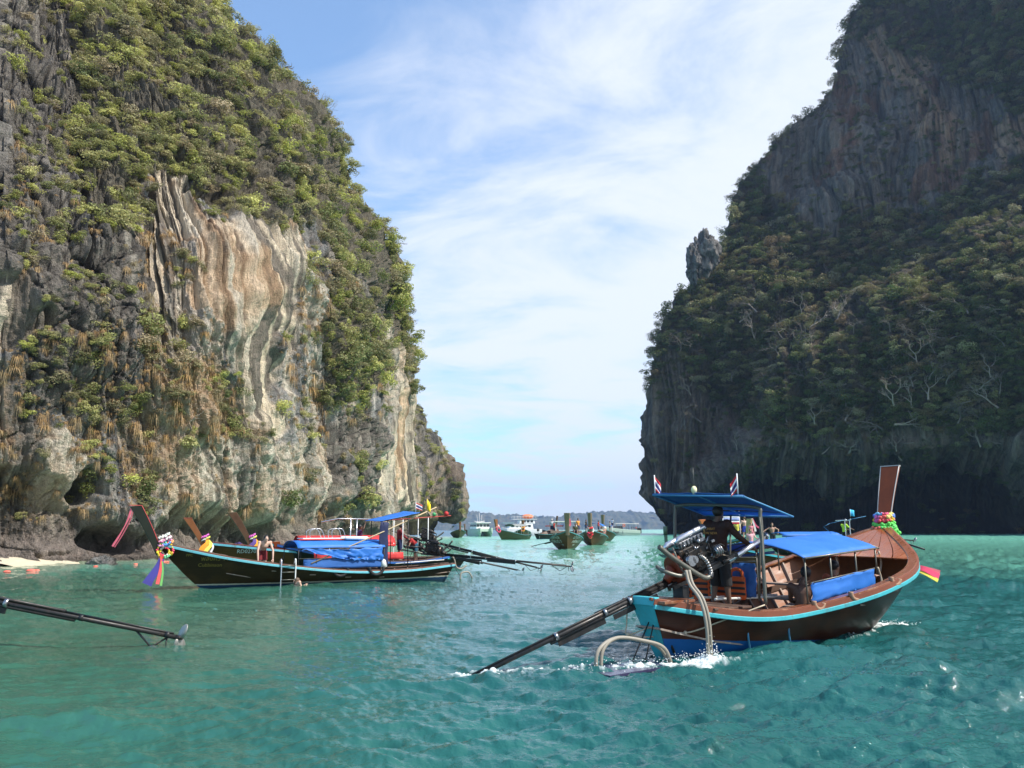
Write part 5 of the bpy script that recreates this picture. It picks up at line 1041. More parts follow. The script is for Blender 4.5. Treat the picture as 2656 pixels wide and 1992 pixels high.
# life vests heaped behind the helmsman
def vest(loc, rz, lab, cat_, grp):
    r = empty('life_vest', loc, rz, lab, 'life vest', grp); M1 = cl('vest_orange', (.50, .09, .02)); 
    MB().box((0, 0, .2), (.34, .09, .42)).build('foam_panel', M1, r, bevel=.04)
    for z in (.1, .2, .3): MB().box((0, -.048, z), (.35, .02, .045)).build('strap', BLACKR, r, bevel=.008)
    MB().tube(curve_pts([(-.12, 0, .38), (-.1, 0, .5), (0, .02, .54), (.1, 0, .5), (.12, 0, .38)], 4), .03, 8).build('collar', M1, r)
for k, (x, y, z, a) in enumerate([(2.2, .52, .80, .1), (2.5, .75, .80, .5), (2.3, .95, .82, -.3), (2.62, .02, .82, .2), (2.66, .36, .84, -.2)]): vest(bw(HB, x, y, z), HTH-math.pi/2+a, ['orange life vest with black straps closest to the back of the helmsman', 'orange life vest turned a little behind the engine', 'orange life vest leaning against the far rail', 'orange life vest in front of the hanging dark blue curtain', 'orange life vest half hidden beside the dark blue curtain'][k], 'life vest', 'life vests in the stern of the moving boat')
# garland on the prow, streamers at the bow, flags on the little roof
gp = bw(HB, 8.22, 0, 2.08); GA = [(.15, .62, .12), (.60, .10, .08)]
garland('thick green and coral flower garland stacked round the tall prow of the moving boat', gp, HTH, [((.0, 0, -.14), .31, .085, (-.3, 0, 1), [(.62, .14, .10), (.14, .62, .12)]), ((.02, 0, -.04), .27, .085, (-.3, 0, 1), [(.14, .60, .12)]), ((.03, 0, .05), .245, .08, (-.2, 0, 1), [(.12, .62, .14), (.12, .55, .12), (.62, .14, .10)]), ((.05, 0, .13), .21, .075, (-.2, 0, 1), [(.14, .62, .12)]),
        ((.06, 0, .22), .20, .07, (-.1, 0, 1), [(.70, .10, .12), (.75, .45, .05), (.62, .12, .35)]), ((.08, 0, .30), .20, .075, (-.1, 0, 1), [(.72, .12, .10), (.75, .60, .18), (.12, .22, .66), (.70, .16, .40)]), ((.10, 0, .36), .17, .06, (0, 0, 1), [(.75, .12, .22), (.78, .66, .22), (.15, .45, .7)])])
gl_ = [o for o in SC.objects if o.name.startswith('garland')][-1]; gl_.scale = (.95,)*3
garland('pink red and yellow ribbons blowing from the outer bow of the moving boat', bw(HB, 8.05, -.45, 1.2), HTH, [], streamers=[([(0, 0, .10), (.15, -.35, .02), (.35, -.60, -.16)], .13, (.70, .06, .14)), ([(0, 0, .06), (.12, -.34, -.06), (.28, -.60, -.24)], .08, (.70, .60, .08)), ([(0, .05, .12), (.2, -.3, .05), (.42, -.6, -.06)], .07, (.72, .16, .20))])
flag('tattered red white and blue flag on the left corner of the small stern roof', bw(HB, 1.54, .98, 2.76), .0, .20, .26, .36, limp=.8)
flag('tattered red white and blue flag on the near corner of the small stern roof', bw(HB, 1.54, -.90, 2.68), math.pi*.9, .20, .26, .36, limp=.8)
# ================================================================ MOORED BOATS BY THE LEFT CLIFF
AR = math.radians(210.5); H2 = hull_mat('hull_olive_brown', (.032, .016, .006), (.012, .06, .16), .10, wood=(.07, .036, .013), line=(.50, .48, .40), rough=.4)
A = Longtail('longtail_boat', (-2.73, 34.98), AR, 'dark olive-brown longtail boat with pale blue rail and yellow lettering moored nearest on the left', 12.05, [.35, .95, 1.2, 1.25, .92, .03], [.64, .50, .52, .76, 1.14, 1.70], H2, detail=2, tip_rake=1.0, post=(1.32, .34, .30, .70), deck=.80, rail=PALET, capm=WOODD, postm=simple('dark_green_post', (.012, .015, .008), .5, var=.3, sc=2.), deckm=WOODD, trim=simple('red_post_cap', (.48, .06, .06), .6), stern_over=.5)
R = A.r; YL = simple('yellow_lettering', (.26, .18, .03), .6)
A.lettering('พลังศิวิ 11', 10.55, 1.02, .17, 1, YL); A.lettering('Cubbinson', 10.62, .80, .14, 1, YL); A.lettering('PPC', 11.05, 1.18, .10, 1, YL)
def arch(b, x, w, z0, z1, n=9): return [(x, -w+2*w*k/(n-1), z0+(z1-z0)*(1-(2*k/(n-1)-1)**2)**.6) for k in range(n)]
G = np.array([arch(A, x, 1.12, 1.42, 1.72, 15) for x in np.linspace(3.55, 7.15, 22)]); G[..., 2] += .02*fbm(G[..., 0]*1.4, G[..., 1]*1.4, seed=4); MB().sheet(G, .01).build('canopy', BLUEC, R)
m = MB()
for x in (3.6, 4.8, 6., 7.1): m.tube(arch(A, x, 1.10, 1.40, 1.69), .016, 6)
m.tube([(3.5, 1.12, 1.41), (7.15, 1.12, 1.41)], .018, 6).tube([(3.5, -1.12, 1.41), (7.15, -1.12, 1.41)], .018, 6).build('canopy_frame', IRON, R)
G = sheet_between((7.05, 1.14, 1.40), (3.65, 1.14, 1.40), (3.7, 1.17, .92), (5.4, 1.17, .98), 24, 9, wr=.05, seed=8); MB().sheet(G, .008).build('loose_tarpaulin', BLUEC, R)
G = sheet_between((6.9, 1.10, 1.02), (3.6, 1.10, 1.02), (3.6, 1.12, .62), (6.9, 1.12, .66), 18, 6, wr=.02, seed=18); MB().sheet(G, .008).build('side_screen', BLUED, R); MB().tube([(7.1, 1.13, 1.03), (3.6, 1.13, 1.03)], .014, 6).build('screen_rail', STEEL, R)
for x in (7.1, 6.4, 3.6):
    for sd in (-1, 1): MB().tube([(x, sd*1.1, 1.42), (x, sd*1.1, .55)], .018, 6).build('canopy_post', IRON, R)
G = sheet_between((3.62, 1.02, 2.40), (3.28, 1.0, .62), (3.72, 1.0, .62), (3.75, 1.02, 2.3), 12, 6, wr=.04, seed=28); G = sheet_between((3.40, 1.0, 2.42), (3.76, 1.0, 2.44), (3.82, 1.02, .60), (3.40, 1.02, .60), 5, 12, wr=.03, seed=28); MB().sheet(G, .008).build('rolled_curtain', NAVY, R)
G = sheet_between((3.75, .95, 2.46), (3.75, -.95, 2.52), (1.95, -.95, 2.93), (1.95, .95, 2.84), 10, 14, crown=0., wr=.015, seed=7); MB().sheet(G, .012).build('stern_roof', BLUEC, R)
for x, z in ((3.42, 2.50), (2.50, 2.70)):
    for sd in (-1, 1): MB().tube([(x, sd*.98, .58), (x, sd*.95, z)], .02, 7).build('roof_post', IRON, R)
MB().tube([(3.4, .98, 2.48), (3.4, -.98, 2.52)], .016, 6).tube([(2.5, .98, 2.68), (2.5, -.98, 2.72)], .016, 6).tube([(3.75, .95, 2.45), (1.95, .95, 2.82)], .014, 6).build('roof_frame', IRON, R)
MB().tube([(2.7, 1.02, .62), (2.5, .98, 1.1), (2.3, 1.0, .62)], .01, 5).build('brace', STEEL, R)
MB().tube([(6.6, 1.13, .84), (3.6, 1.0, 2.05), (1.0, .5, 3.08)], .026, 8).build('bamboo_pole', simple('bamboo', (.46, .36, .22), .6, var=.2, sc=6.), R)
for x in (5.45, 3.95): MB().torus((x, 1.22, .64), .30, .065, (0, 1, 0), 22, 8, .5).build('tyre_fender', BLACKR, R)
MB().tube([(3.62, 1.1, .95), (3.62, 1.1, .9), (3.6, 1.12, .62)], [.02, .09, .14], 10).build('plastic_bag', simple('white_plastic_bag', (.62, .64, .62), .5, bump=.3), R)
for k, y in enumerate((.55, .25, -.05)): MB().tube([(4.05, y, 1.76+.0*k), (4.15, y, 1.78), (5.0, y, 1.80), (5.1, y, 1.78)], [.03, .075, .075, .03], 10).build('roof_fender', WHITEP, R)
MB().box((5.6, .1, 1.79), (2.4, .9, .035)).build('roof_board', WHITEP, R)
m = MB()
for y in (.0, .5): m.tube(curve_pts([(5.6, y, 1.8), (5.6, y, 2.12), (5.2, y, 2.16), (5.05, y, 1.8)], 4), .012, 6).tube(curve_pts([(6.5, y, 1.8), (6.5, y, 2.1), (6.1, y, 2.16), (5.9, y, 1.8)], 4), .012, 6)
m.build('roof_rack', ALU, R)
for k in range(2): MB().tube([(1.0-k*.5, .5-.2*k, .82), (3.0, .9, .74)], .02, 6).build('loose_pole', PVC, R)
engine(R, (.55, .1, 1.06), math.radians(210.5-210.5)+math.radians(-50+0), math.radians(4.5), 5.9, chrome=False, handle=1.1, label='black engine with its long shaft held clear of the water')
MB().tube(curve_pts([(.4, .2, 1.1), (.05, .3, .9), (-.1, .3, .5), (-.35, .3, .42), (-.6, .3, .55)], 6), .035, 8).build('hose', HOSE, R); MB().tube(curve_pts([(-.3, .3, -.05), (-.35, .3, .22), (-.7, .3, .26), (-.9, .3, .0)], 6), .035, 8).build('hose', HOSE, R)
MB().tube([(.0, .3, .5), (-.35, .2, .1), (-.25, .3, -.1)], .014, 6).build('rudder_rod', IRON, R)
# ladder, ribbon, garland, flags, people at boat A
def ladder(b, x, sd, lab):
    p = bw(b, x, sd*(float(cu(b.hb, x/b.L))+.09), 0); r = empty('ladder', p, b.rz, lab, 'ladder')
    for a in (-.27, .27): MB().tube(curve_pts([(a, -.22*sd, .86), (a, -.10*sd, 1.03), (a, 0, .92), (a, .02*sd, .4), (a, .03*sd, -.25)], 5), .024, 8).build('rail', WHITEP if a < 0 else ALU, r)
    for z in (.02, .27, .55, .8): MB().tube([(-.27, .02*sd, z), (.27, .02*sd, z)], .018, 7).build('rung', STEEL, r)
ladder(A, 7.52, 1, 'white boarding ladder hanging over the side of the nearest moored boat')
def sash(lab, P, w, col):
    r = empty('ribbon', P[0], 0, lab, 'ribbon'); P = [tuple(np.array(p)-np.array(P[0])) for p in P]; m = MB(); pts = curve_pts(P, 8); m.strip(pts, [w*(.75+.25*math.sin(i*.35)) for i in range(len(pts))], .012, up=(0, 1, .05)); m.build('cloth_band', cl('ribbon_pink', col), r); m = MB(); m.strip([p+np.array((.07, .02, -.03)) for p in pts], w*.45, .012, up=(.15, 1, .05)); m.build('cloth_band', cl('ribbon_pink2', tuple(c*.8 for c in col)), r)
t0 = bw(A, A.post[-1][0]+.12, .05, A.post[-1][2]-.03); sash('long pink ribbon streaming down from the prow top of the nearest moored boat', [t0, t0+np.array((-.10, 0, -.45)), t0+np.array((-.32, 0, -.95)), t0+np.array((-.58, 0, -1.42))], .075, (.80, .16, .22))
gq = bw(A, 11.78, 0, 1.72)
garland('multicoloured flower garland with blue and red tassels at the nearest moored bow', gq, AR, [((.04, 0, .20), .19, .07, (.5, 0, 1), [(.72, .68, .62), (.55, .62, .55)]), ((.0, .02, .08), .22, .07, (.5, 0, 1), [(.75, .30, .45), (.70, .60, .62)]), ((-.04, .06, -.05), .25, .075, (.4, .2, 1), [(.72, .30, .50), (.10, .28, .66), (.75, .32, .12)]),
   ((-.02, .22, -.30), .26, .07, (.3, 1, .2), [(.75, .55, .04), (.80, .18, .05), (.20, .60, .30), (.68, .48, .05), (.70, .06, .12)]), ((.0, .22, -.36), .15, .06, (.3, 1, .2), [(.62, .05, .10), (.70, .66, .60), (.70, .52, .05)])],
   streamers=[([(.1, .3, -.60), (.16, .3, -.85), (.42, .32, -1.3), (.52, .32, -1.50)], .30, (.05, .045, .26)), ([(.1, .32, -.60), (.10, .32, -.95), (.17, .33, -1.5)], .11, (.72, .10, .10)), ([(.06, .32, -.7), (.02, .33, -1.1), (.05, .34, -1.56)], .07, (.16, .42, .12)), ([(.14, .30, -.45), (.10, .3, -.62), (.06, .30, -.72)], .10, (.55, .08, .05))])
flag('red white and blue striped flag on the raised stern roof of the nearest moored boat', bw(A, 2.1, .8, 2.78), .2, .34, .26, .5, limp=.35)
flag('plain yellow flag at the high end of the raised stern roof', bw(A, 1.5, .6, 2.95), .1, .30, .42, .52, 'yellow', limp=.9)
person('shirtless man in dark red shorts leaning on the rail of the nearest moored boat', bw(A, 8.35, .52, .40), AR+.05, dict(pelvis=(0, -.0, .86), waist=(0, .10, 1.0), chest=(0, .26, 1.15), neck=(0, .36, 1.25), head=(0, .44, 1.36), shL=(-.20, .30, 1.22), shR=(.20, .30, 1.22), elL=(-.28, .42, .92), haL=(-.26, .52, .62), elR=(.28, .42, .92), haR=(.28, .52, .58), hiL=(-.09, 0, .84), hiR=(.09, 0, .84), knL=(-.1, .08, .45), knR=(.1, .08, .45)), h=1.75, skin=SKIN, hair=HAIRB, shorts=cl('dark_red_shorts', (.16, .015, .02)), leg=.7, vox=.014)
sw = bw(A, 7.25, 1.62, 0); person('dark-haired swimmer holding the foot of the boarding ladder', (sw[0], sw[1], -.36), AR+1.8, dict(head=(0, .02, .62), neck=(0, 0, .48), haL=(-.12, .42, .45), elL=(-.24, .25, .36)), SIT, h=1.6, skin=SKIN, hair=HAIRL, hairlen=.16, bikini=BLACKR)
# boat B and C behind
H3 = hull_mat('hull_golden_brown', (.095, .045, .012), (.012, .10, .22), .12, wood=(.13, .065, .02), rough=.4); H4 = hull_mat('hull_black_brown', (.016, .015, .010), (.012, .06, .16), .12, wood=(.03, .022, .014), rough=.4)
WL = simple('white_lettering', (.62, .66, .62), .6); OP = simple('orange_brown_post', (.24, .085, .03), .4, var=.3, sc=2.); BP = simple('mossy_brown_post', (.10, .05, .025), .5, var=.5, sc=3., stain=(.08, .08, .04))
def boat_at_tip(tip, rz, L, **k): c, s_ = math.cos(rz), math.sin(rz); return Longtail('longtail_boat', (tip[0]-L*c, tip[1]-L*s_), rz, L=L, **k)
tb = aty(530, 1409, 36.5); ARB = math.radians(207); Bt = boat_at_tip(tb, ARB, 11.5, label='golden-brown longtail boat with white number on its bow behind the nearest moored boat', hb=[.35, .9, 1.15, 1.2, .85, .03], sh=[.66, .60, .72, 1.08, 1.34, 1.60], hullm=H3, detail=1, post=(1.08, .30, .26, .85), deck=.82, rail=PALET, capm=simple('dark_red_cap', (.14, .02, .02), .5), postm=OP, trim=simple('red_edge', (.40, .07, .05), .5), nplank=4)
Bt.lettering('RD0270', 10.1, 1.08, .19, 1, WL)
tc = aty(652, 1411, 39.5); Ct = boat_at_tip(tc, math.radians(208), 11.8, label='blackish longtail boat with turquoise rail and white Thai writing third in the moored row', hb=[.35, .9, 1.15, 1.2, .85, .03], sh=[.66, .60, .70, 1.0, 1.30, 1.58], hullm=H4, detail=1, post=(1.45, .38, .34, .80), deck=.82, rail=TEAL, capm=WOODD, postm=BP, nplank=4)
Ct.lettering('ไทรแบงค์ 2', 9.2, .86, .24, 1, WL); Ct.lettering('7', 10.35, 1.12, .14, 1, WL)
for b_, lab, c1, c2 in ((Bt, 'orange yellow and white sash tied at the prow of the golden-brown boat', (.80, .28, .02), (.72, .62, .10)), (Ct, 'purple and orange sash with pink flowers at the prow of the blackish boat', (.09, .05, .22), (.78, .34, .02))):
    q = bw(b_, b_.L-.1, 0, 1.60)
    garland(lab, q, b_.rz, [((.10, 0, .26), .17, .06, (.5, 0, 1), [(.60, .12, .45), (.62, .14, .48)]), ((.05, 0, .15), .18, .06, (.5, 0, 1), [(.70, .70, .66), (.60, .62, .12)])],
            streamers=[([(0, .16, .10), (.0, .30, -.05), (.22, .34, -.30), (.26, .34, -.60)], .22, c1), ([(-.05, .16, .08), (-.16, .30, -.12), (.02, .34, -.36), (.10, .34, -.58)], .18, c2), ([(-.12, .2, .04), (-.26, .32, -.2), (-.16, .34, -.5)], .08, (.66, .64, .66))])
engine(Bt.r, (.8, 0, 1.1), math.radians(-30), math.radians(12), 5.4, chrome=False, handle=1.0, detail=1)
# the engine raised behind, and red-covered boat D with its crew
D_ = Longtail('longtail_boat', (-3.4, 40.6), math.radians(203), 'longtail boat with bright red canopy moored behind the blue one', 8.6, [.4, .95, 1.2, 1.2, .85, .03], [.80, .62, .62, .8, 1.1, 1.5], H4, detail=1, post=(.1, .3, .3, .5), deck=.82, rail=BLUED, capm=WOODD, nplank=4)
R = D_.r
G = np.array([arch(D_, x, 1.1, 1.48, 1.86, 11) for x in np.linspace(3.0, 7.6, 14)]); MB().sheet(G, .01).build('canopy', REDC, R)
G = sheet_between((6.9, 1.12, 1.05), (2.6, 1.12, 1.05), (2.6, 1.14, .70), (6.9, 1.14, .70), 12, 4, wr=.02, seed=2); MB().sheet(G, .008).build('side_screen', REDC, R); G = sheet_between((6.9, 1.12, 1.47), (3.0, 1.12, 1.47), (3.0, 1.14, 1.32), (6.9, 1.14, 1.32), 12, 3, wr=.02, seed=2); MB().sheet(G, .008).build('canopy_skirt', REDC, R)
for x in (3.1, 4.6, 6.2, 7.5):
    for sd in (-1, 1): MB().tube([(x, sd*1.1, 1.5), (x, sd*1.1, .6)], .018, 6).build('canopy_post', WHITEP, R)
m = MB().tube([(2.6, .9, .7), (2.6, .9, 2.62)], .022, 6).tube([(2.6, -.9, .7), (2.6, -.9, 2.62)], .022, 6).tube([(1.3, .9, .8), (1.3, .9, 2.72)], .022, 6).tube([(1.3, -.9, .8), (1.3, -.9, 2.72)], .022, 6); m.build('roof_post', WHITEP, R); MB().tube([(3.4, .9, 2.58), (.1, .9, 2.82)], .026, 6).tube([(3.4, -.9, 2.58), (.1, -.9, 2.82)], .026, 6).tube([(.9, .9, 2.78), (.9, -.9, 2.78)], .02, 6).build('roof_rail', simple('red_pipe', (.35, .05, .04), .5), R)
MB().tube([(5.2, .95, .7), (5.2, .95, 2.66)], .03, 6).tube([(4.9, .95, .7), (4.9, .95, 2.66)], .022, 6).tube([(6.6, .9, 2.50), (5.8, .9, 2.66), (3.9, .9, 2.64)], .03, 6).build('canopy_mast', ALU, R)
MB().ball((.35, .9, 2.92), .12, 10, 8).build('red_lamp', REDC, R); MB().ball((1.0, .9, 2.88), .10, 10, 8).build('green_lamp', simple('green_lamp', (.04, .30, .10), .5), R)
engine(R, (.7, 0, 1.5), math.radians(-22), math.radians(14), 5.6, chrome=False, handle=1.3, detail=1)
person('man in a dark red shirt standing in the red-covered boat', bw(D_, 2.55, .1, .62), math.radians(113+180), dict(elR=(.3, .2, 1.1), haR=(.26, .45, .98), head=(0, .1, 1.6)), h=1.75, skin=SKINT, hair=HAIRB, shirt=cl('dark_red_shirt', (.17, .015, .018)), sleeve=1.7, shorts=NAVY, leg=1., vox=.02)
person('person in a red shirt bending low at the stern of the red-covered boat', bw(D_, 1.75, .3, .50), math.radians(113), dict(chest=(0, .25, 1.12), neck=(0, .38, 1.20), head=(0, .5, 1.2), waist=(0, .1, 1.02), shL=(-.18, .3, 1.18), shR=(.18, .3, 1.18), haL=(-.2, .5, .7), haR=(.2, .5, .7), elL=(-.24, .42, .95), elR=(.24, .42, .95)), h=1.6, skin=SKINT, shirt=cl('scarlet_shirt', (.34, .02, .02)), sleeve=.6, shorts=cl('teal_shorts', (.03, .12, .18)), leg=.9, vox=.02)
person('man in purple standing in the shade beside the dark curtain of the moored boats', bw(D_, 4.6, .2, .62), math.radians(113+180), dict(elR=(.36, .1, 1.5), haR=(.30, .2, 1.80)), h=1.72, skin=SKIND, shirt=cl('purple_shirt', (.05, .02, .10)), sleeve=.6, shorts=NAVY, leg=1., vox=.02)
tri = empty('folding_stool', bw(A, 1.55, -.6, .72), 0, 'small black tripod stand by the engine of the nearest moored boat', 'stand')
MB().tube([(0, 0, .62), (0, 0, .68)], .30, 16).build('stand_top', IRON, tri); MB().tube([(0, 0, .6), (0, 0, .0)], .012, 5).tube([(0, 0, .6), (-.25, 0, .0)], .012, 5).tube([(0, 0, .6), (.25, .1, .0)], .012, 5).build('stand_leg', IRON, tri)
bp_ = aty(623, 1420, 52); person('person in purple shorts bending down on the sand under the cliff', (bp_[0], bp_[1], .15), 1.2, dict(pelvis=(0, -.1, .9), waist=(0, .1, .98), chest=(0, .3, .92), neck=(0, .44, .82), head=(0, .52, .72), shL=(-.18, .34, .90), shR=(.18, .34, .90), elL=(-.2, .40, .62), haL=(-.15, .46, .36), elR=(.2, .40, .62), haR=(.15, .46, .36)), h=1.85, skin=SKINT, shirt=cl('purple_shorts', (.04, .02, .09)), sleeve=.5, shorts=cl('maroon_shorts', (.09, .02, .04)), leg=.9, vox=.02)
# ---- the shaft that reaches in from a boat outside the frame
p1, p0 = aty(470, 1655, 14.95), aty(0, 1562, 14.6); dv = p0-p1; Ls = np.linalg.norm(dv); dn = dv/Ls
t = empty('engine_shaft', tuple(p1+dn*(Ls+1.9)), 0, 'long black engine shaft reaching in at the left with its propeller half submerged', 'engine shaft')
t.rotation_euler = (0, -math.asin(dn[2]), math.atan2(dn[1], dn[0])); S = Ls+1.8
def along(a, z=0., y=0.): return (-S*a, y, z)
MB().tube([along(0), along(1)], .043, 12).build('drive_shaft', IRON, t); MB().tube([along(.0, .075), along(.60, .07)], .030, 9).tube([along(.60, .06), along(.99, .055)], .018, 8).build('grease_tube', IRON, t)
MB().tube([along(0, -.06), along(.64, -.05)], .034, 9).build('lower_tube', IRON, t); MB().box(along(.20, -.12), (S*.40, .03, .13)).build('keel_plate', IRON, t, bevel=.01)
for k in (.395, .2, .66, .97): MB().tube([(-S*k-.035, 0, .01), (-S*k+.035, 0, .01)], .085 if k < .5 else .06, 12).build('clamp', CHROME if k < .5 else IRON, t)
MB().tube([along(.86, -.03), along(.925, -.26), along(.972, -.03)], .019, 7).tube([along(.925, -.26), along(.975, -.26), along(.97, -.04)], .016, 7).build('skeg', IRON, t)
for a in (80, 260):
    pr = MB(); G = []
    for i in range(9):
        r = .02+.25*i/8; w = .10*math.sin(math.pi*min(1, .15+i/8*.83))**.6; c_ = math.radians(a); G.append([(-S-.07-.08*(i/8)+w*.75*(j-1), (r*math.cos(c_)-w*.8*(j-1)*math.sin(c_)), (r*math.sin(c_)+w*.8*(j-1)*math.cos(c_))) for j in range(3)])
    pr.sheet(G, .012); pr.build('propeller_blade', simple('worn_bronze', (.34, .33, .30), .4, metal=.6, var=.25, sc=6.), t)
MB().tube([(-S, 0, 0), (-S-.13, 0, 0)], [.045, .03], 10).build('propeller_hub', IRON, t)
# ================================================================ BOATS FARTHER OFF
def far_longtail(px, py, rz, label, L=9.5, hullm=None, postc=None, rail=FTEAL, H=1.5, sc=1., canopy=None, deck=.8, group=None, post=(1.5, .4, .42, .30), beam=1.0, D=None):
    p = atz(px, py, 0) if D is None else aty(px, py, D); c, s_ = math.cos(rz), math.sin(rz); Lw = L-.95*sc; b = Longtail('longtail_boat', (p[0]-Lw*c, p[1]-Lw*s_), rz, label, L, [x*sc*beam for x in (.4, 1.0, 1.3, 1.45, 1.15, .03)], [x*sc for x in (.8, .7, .72, .9, 1.2, 1.62)], hullm or H5, detail=1, post=tuple(x*(sc if i < 1 else 1) for i, x in enumerate(post)), deck=deck, rail=rail, capm=WOODD, postm=postc or simple('grey_brown_post', (.16, .11, .07), .5, var=.3, sc=2.), nplank=4, group=group, trim=simple('pale_wood_end', (.42, .32, .22), .7))
    if canopy: 
        G = np.array([arch(b, x, 1.0*sc, 1.95*sc, 2.3*sc, 9) for x in np.linspace(L*.2, L*.62, 8)]); MB().sheet(G, .02).build('canopy', canopy, b.r)
        for x in (L*.22, L*.42, L*.6):
            for sd in (-1, 1): MB().tube([(x, sd*sc, 2.0*sc), (x, sd*sc, .6)], .025, 5).build('canopy_post', WHITEP, b.r)
    return b
H5 = hull_mat('hull_green_brown', (.11, .05, .020), (.03, .03, .02), .08, wood=(.11, .055, .022), rough=.35, line=(.45, .42, .30)); H6 = hull_mat('hull_rust_brown', (.10, .042, .018), (.04, .03, .02), .06, wood=(.15, .07, .03), line=(.5, .45, .3)); H7 = hull_mat('hull_green', (.075, .07, .032), (.1, .1, .08), .06, wood=(.08, .075, .035))
def heading_to_cam(px, py, off): p = atz(px, py, 0); return math.atan2(-p[1], -p[0])+off
E1 = far_longtail(1472, 1427, heading_to_cam(1472, 1427, .03), 'greenish-brown longtail boat with white writing on both bows coming head-on in the middle', L=11, hullm=H5, sc=1.22, post=(1.45, .5, .68, .22), beam=1.0, canopy=None)
for sd in (1, -1):
    E1.lettering('นำโชคทะเล', 9.7 if sd > 0 else 7.6, 1.16, .34, sd, WL); E1.lettering('ทรัพย์มณี 7', 9.5 if sd > 0 else 7.5, .74, .32, sd, WL); E1.lettering('99', 9.1, .42, .2, sd, WL)
m = MB().box((4.3, 0, 2.95), (3.6, 2.5, .10)); m.build('roof', PVC, E1.r, bevel=.03)
for x in (2.7, 5.9):
    for y in (-1.15, 1.15): MB().tube([(x, y, .9), (x, y*.95, 2.9)], .045, 6).build('roof_post', WHITEP, E1.r)
MB().box((6.0, 0, 1.85), (.12, 3.4, .26)).build('cross_beam', WOODG, E1.r, bevel=.02)
e1w = lambda x, y, z: bw(E1, x, y, z)
engine(E1.r, (.6, .0, 1.1), math.radians(38), math.radians(9), 6.4, chrome=False, handle=0, detail=1)
sash('white cloth tied round the prow of the head-on boat', [e1w(11.05, .0, 3.4), e1w(11.15, .2, 3.1), e1w(11.1, .28, 2.7), e1w(11.1, .2, 2.45)], .22, (.8, .78, .76))
person('dark-haired person in an olive shirt sitting on the head-on boat beside its prow', e1w(7.6, .95, 1.7), E1.rz-1.57, None, SIT, h=1.9, skin=SKIND, shirt=cl('olive_shirt', (.07, .07, .03)), sleeve=.6, shorts=NAVY, leg=.8, vox=.03)
F1 = far_longtail(1534, 1416, heading_to_cam(1534, 1416, -.10), 'rust-brown longtail boat with a red and white garland behind the head-on boat', L=11, hullm=H6, sc=1.28, post=(1.62, .5, .62, .25), canopy=BLUEC)
F1.lettering('รุ่งเรือง', 9.2, 1.3, .3, 1, WL); F1.lettering('รุ่งเรือง', 8.2, 1.3, .3, -1, WL)
garland('red and white flower garland hanging on the prow of the rust-brown boat', bw(F1, 10.9, 0, 2.0), F1.rz, [((.05, 0, .35), .3, .16, (.4, 0, 1), [(.68, .04, .06), (.72, .66, .62)]), ((.15, 0, .0), .42, .18, (1, 0, .3), [(.68, .03, .05), (.74, .70, .66), (.66, .05, .12)]), ((.1, 0, -.5), .30, .16, (1, 0, .2), [(.70, .04, .06), (.62, .05, .08)]), ((.0, 0, -.85), .16, .14, (1, 0, .2), [(.72, .12, .06)])])
G1 = far_longtail(1566, 1405, heading_to_cam(1566, 1405, -.05), 'narrow brown longtail boat with an orange garland farthest right of the middle cluster', L=12, hullm=H5, sc=1.35, post=(1.75, .55, .7, .2), canopy=BLUEC)
garland('orange and white flower garland on the prow of the farthest boat of the middle cluster', bw(G1, 11.8, 0, 2.1), G1.rz, [((.1, 0, .1), .42, .2, (.8, 0, .5), [(.75, .22, .08), (.75, .70, .62)]), ((.1, 0, -.4), .35, .2, (1, 0, .3), [(.72, .10, .06), (.7, .3, .1)])])
I1 = far_longtail(1297, 1400, heading_to_cam(1297, 1400, -.62), 'green longtail boat turned to the right with a pink sash in the far channel', L=13, hullm=H7, sc=1.45, post=(1.35, .6, .75, .25), canopy=simple('grey_tarpaulin', (.2, .22, .22), .7), postc=OP)
I2 = far_longtail(1356, 1397, heading_to_cam(1356, 1397, .02), 'green longtail boat with an orange garland head-on in the far channel', L=13, hullm=H7, sc=1.45, post=(1.35, .6, .75, .25), postc=OP)
garland('pink garland on the prow of the turned green boat', bw(I1, 12.8, .0, 2.8), I1.rz, [((0, 0, 0), .45, .25, (.6, 0, 1), [(.75, .25, .25), (.7, .62, .6)]), ((-.1, .4, -.7), .5, .22, (.2, 1, .3), [(.75, .10, .2)])])
garland('orange garland on the prow of the far green boat', bw(I2, 12.9, .0, 2.6), I2.rz, [((0, 0, .2), .45, .25, (.6, 0, 1), [(.75, .32, .05)]), ((.1, 0, -.5), .4, .25, (1, 0, .2), [(.78, .35, .05), (.7, .1, .05)])])
I3 = far_longtail(1192, 1395, heading_to_cam(1192, 1395, .1), 'small green longtail boat just past the tip of the sunlit cliff', L=13, hullm=H7, sc=1.45, post=(1.35, .6, .7, .2), postc=OP, canopy=simple('mint_tarpaulin', (.3, .6, .55), .7))
I4 = far_longtail(1210, 1390, heading_to_cam(1210, 1390, -.5), 'small brown longtail boat behind the small green one at the cliff tip', L=13, hullm=H6, sc=1.45, post=(1.3, .6, .6, .2))
K1 = far_longtail(1436, 1397, heading_to_cam(1436, 1397, 2.6), 'dark longtail boat seen from behind with its shaft out to the left', L=9, hullm=H4, sc=1.5, post=(1.9, .4, .4, .2), postc=BP)
engine(K1.r, (.6, .0, 1.8), .6, .16, 8.5, chrome=False, handle=0, detail=1)
K2 = far_longtail(1385, 1381, 2.9, 'far longtail boat with an orange-red canopy out on the blue water', L=20, hullm=H6, sc=1.8, post=(2.2, .5, .5, .4), D=380, canopy=simple('orange_red_tarpaulin', (.55, .12, .08), .7))
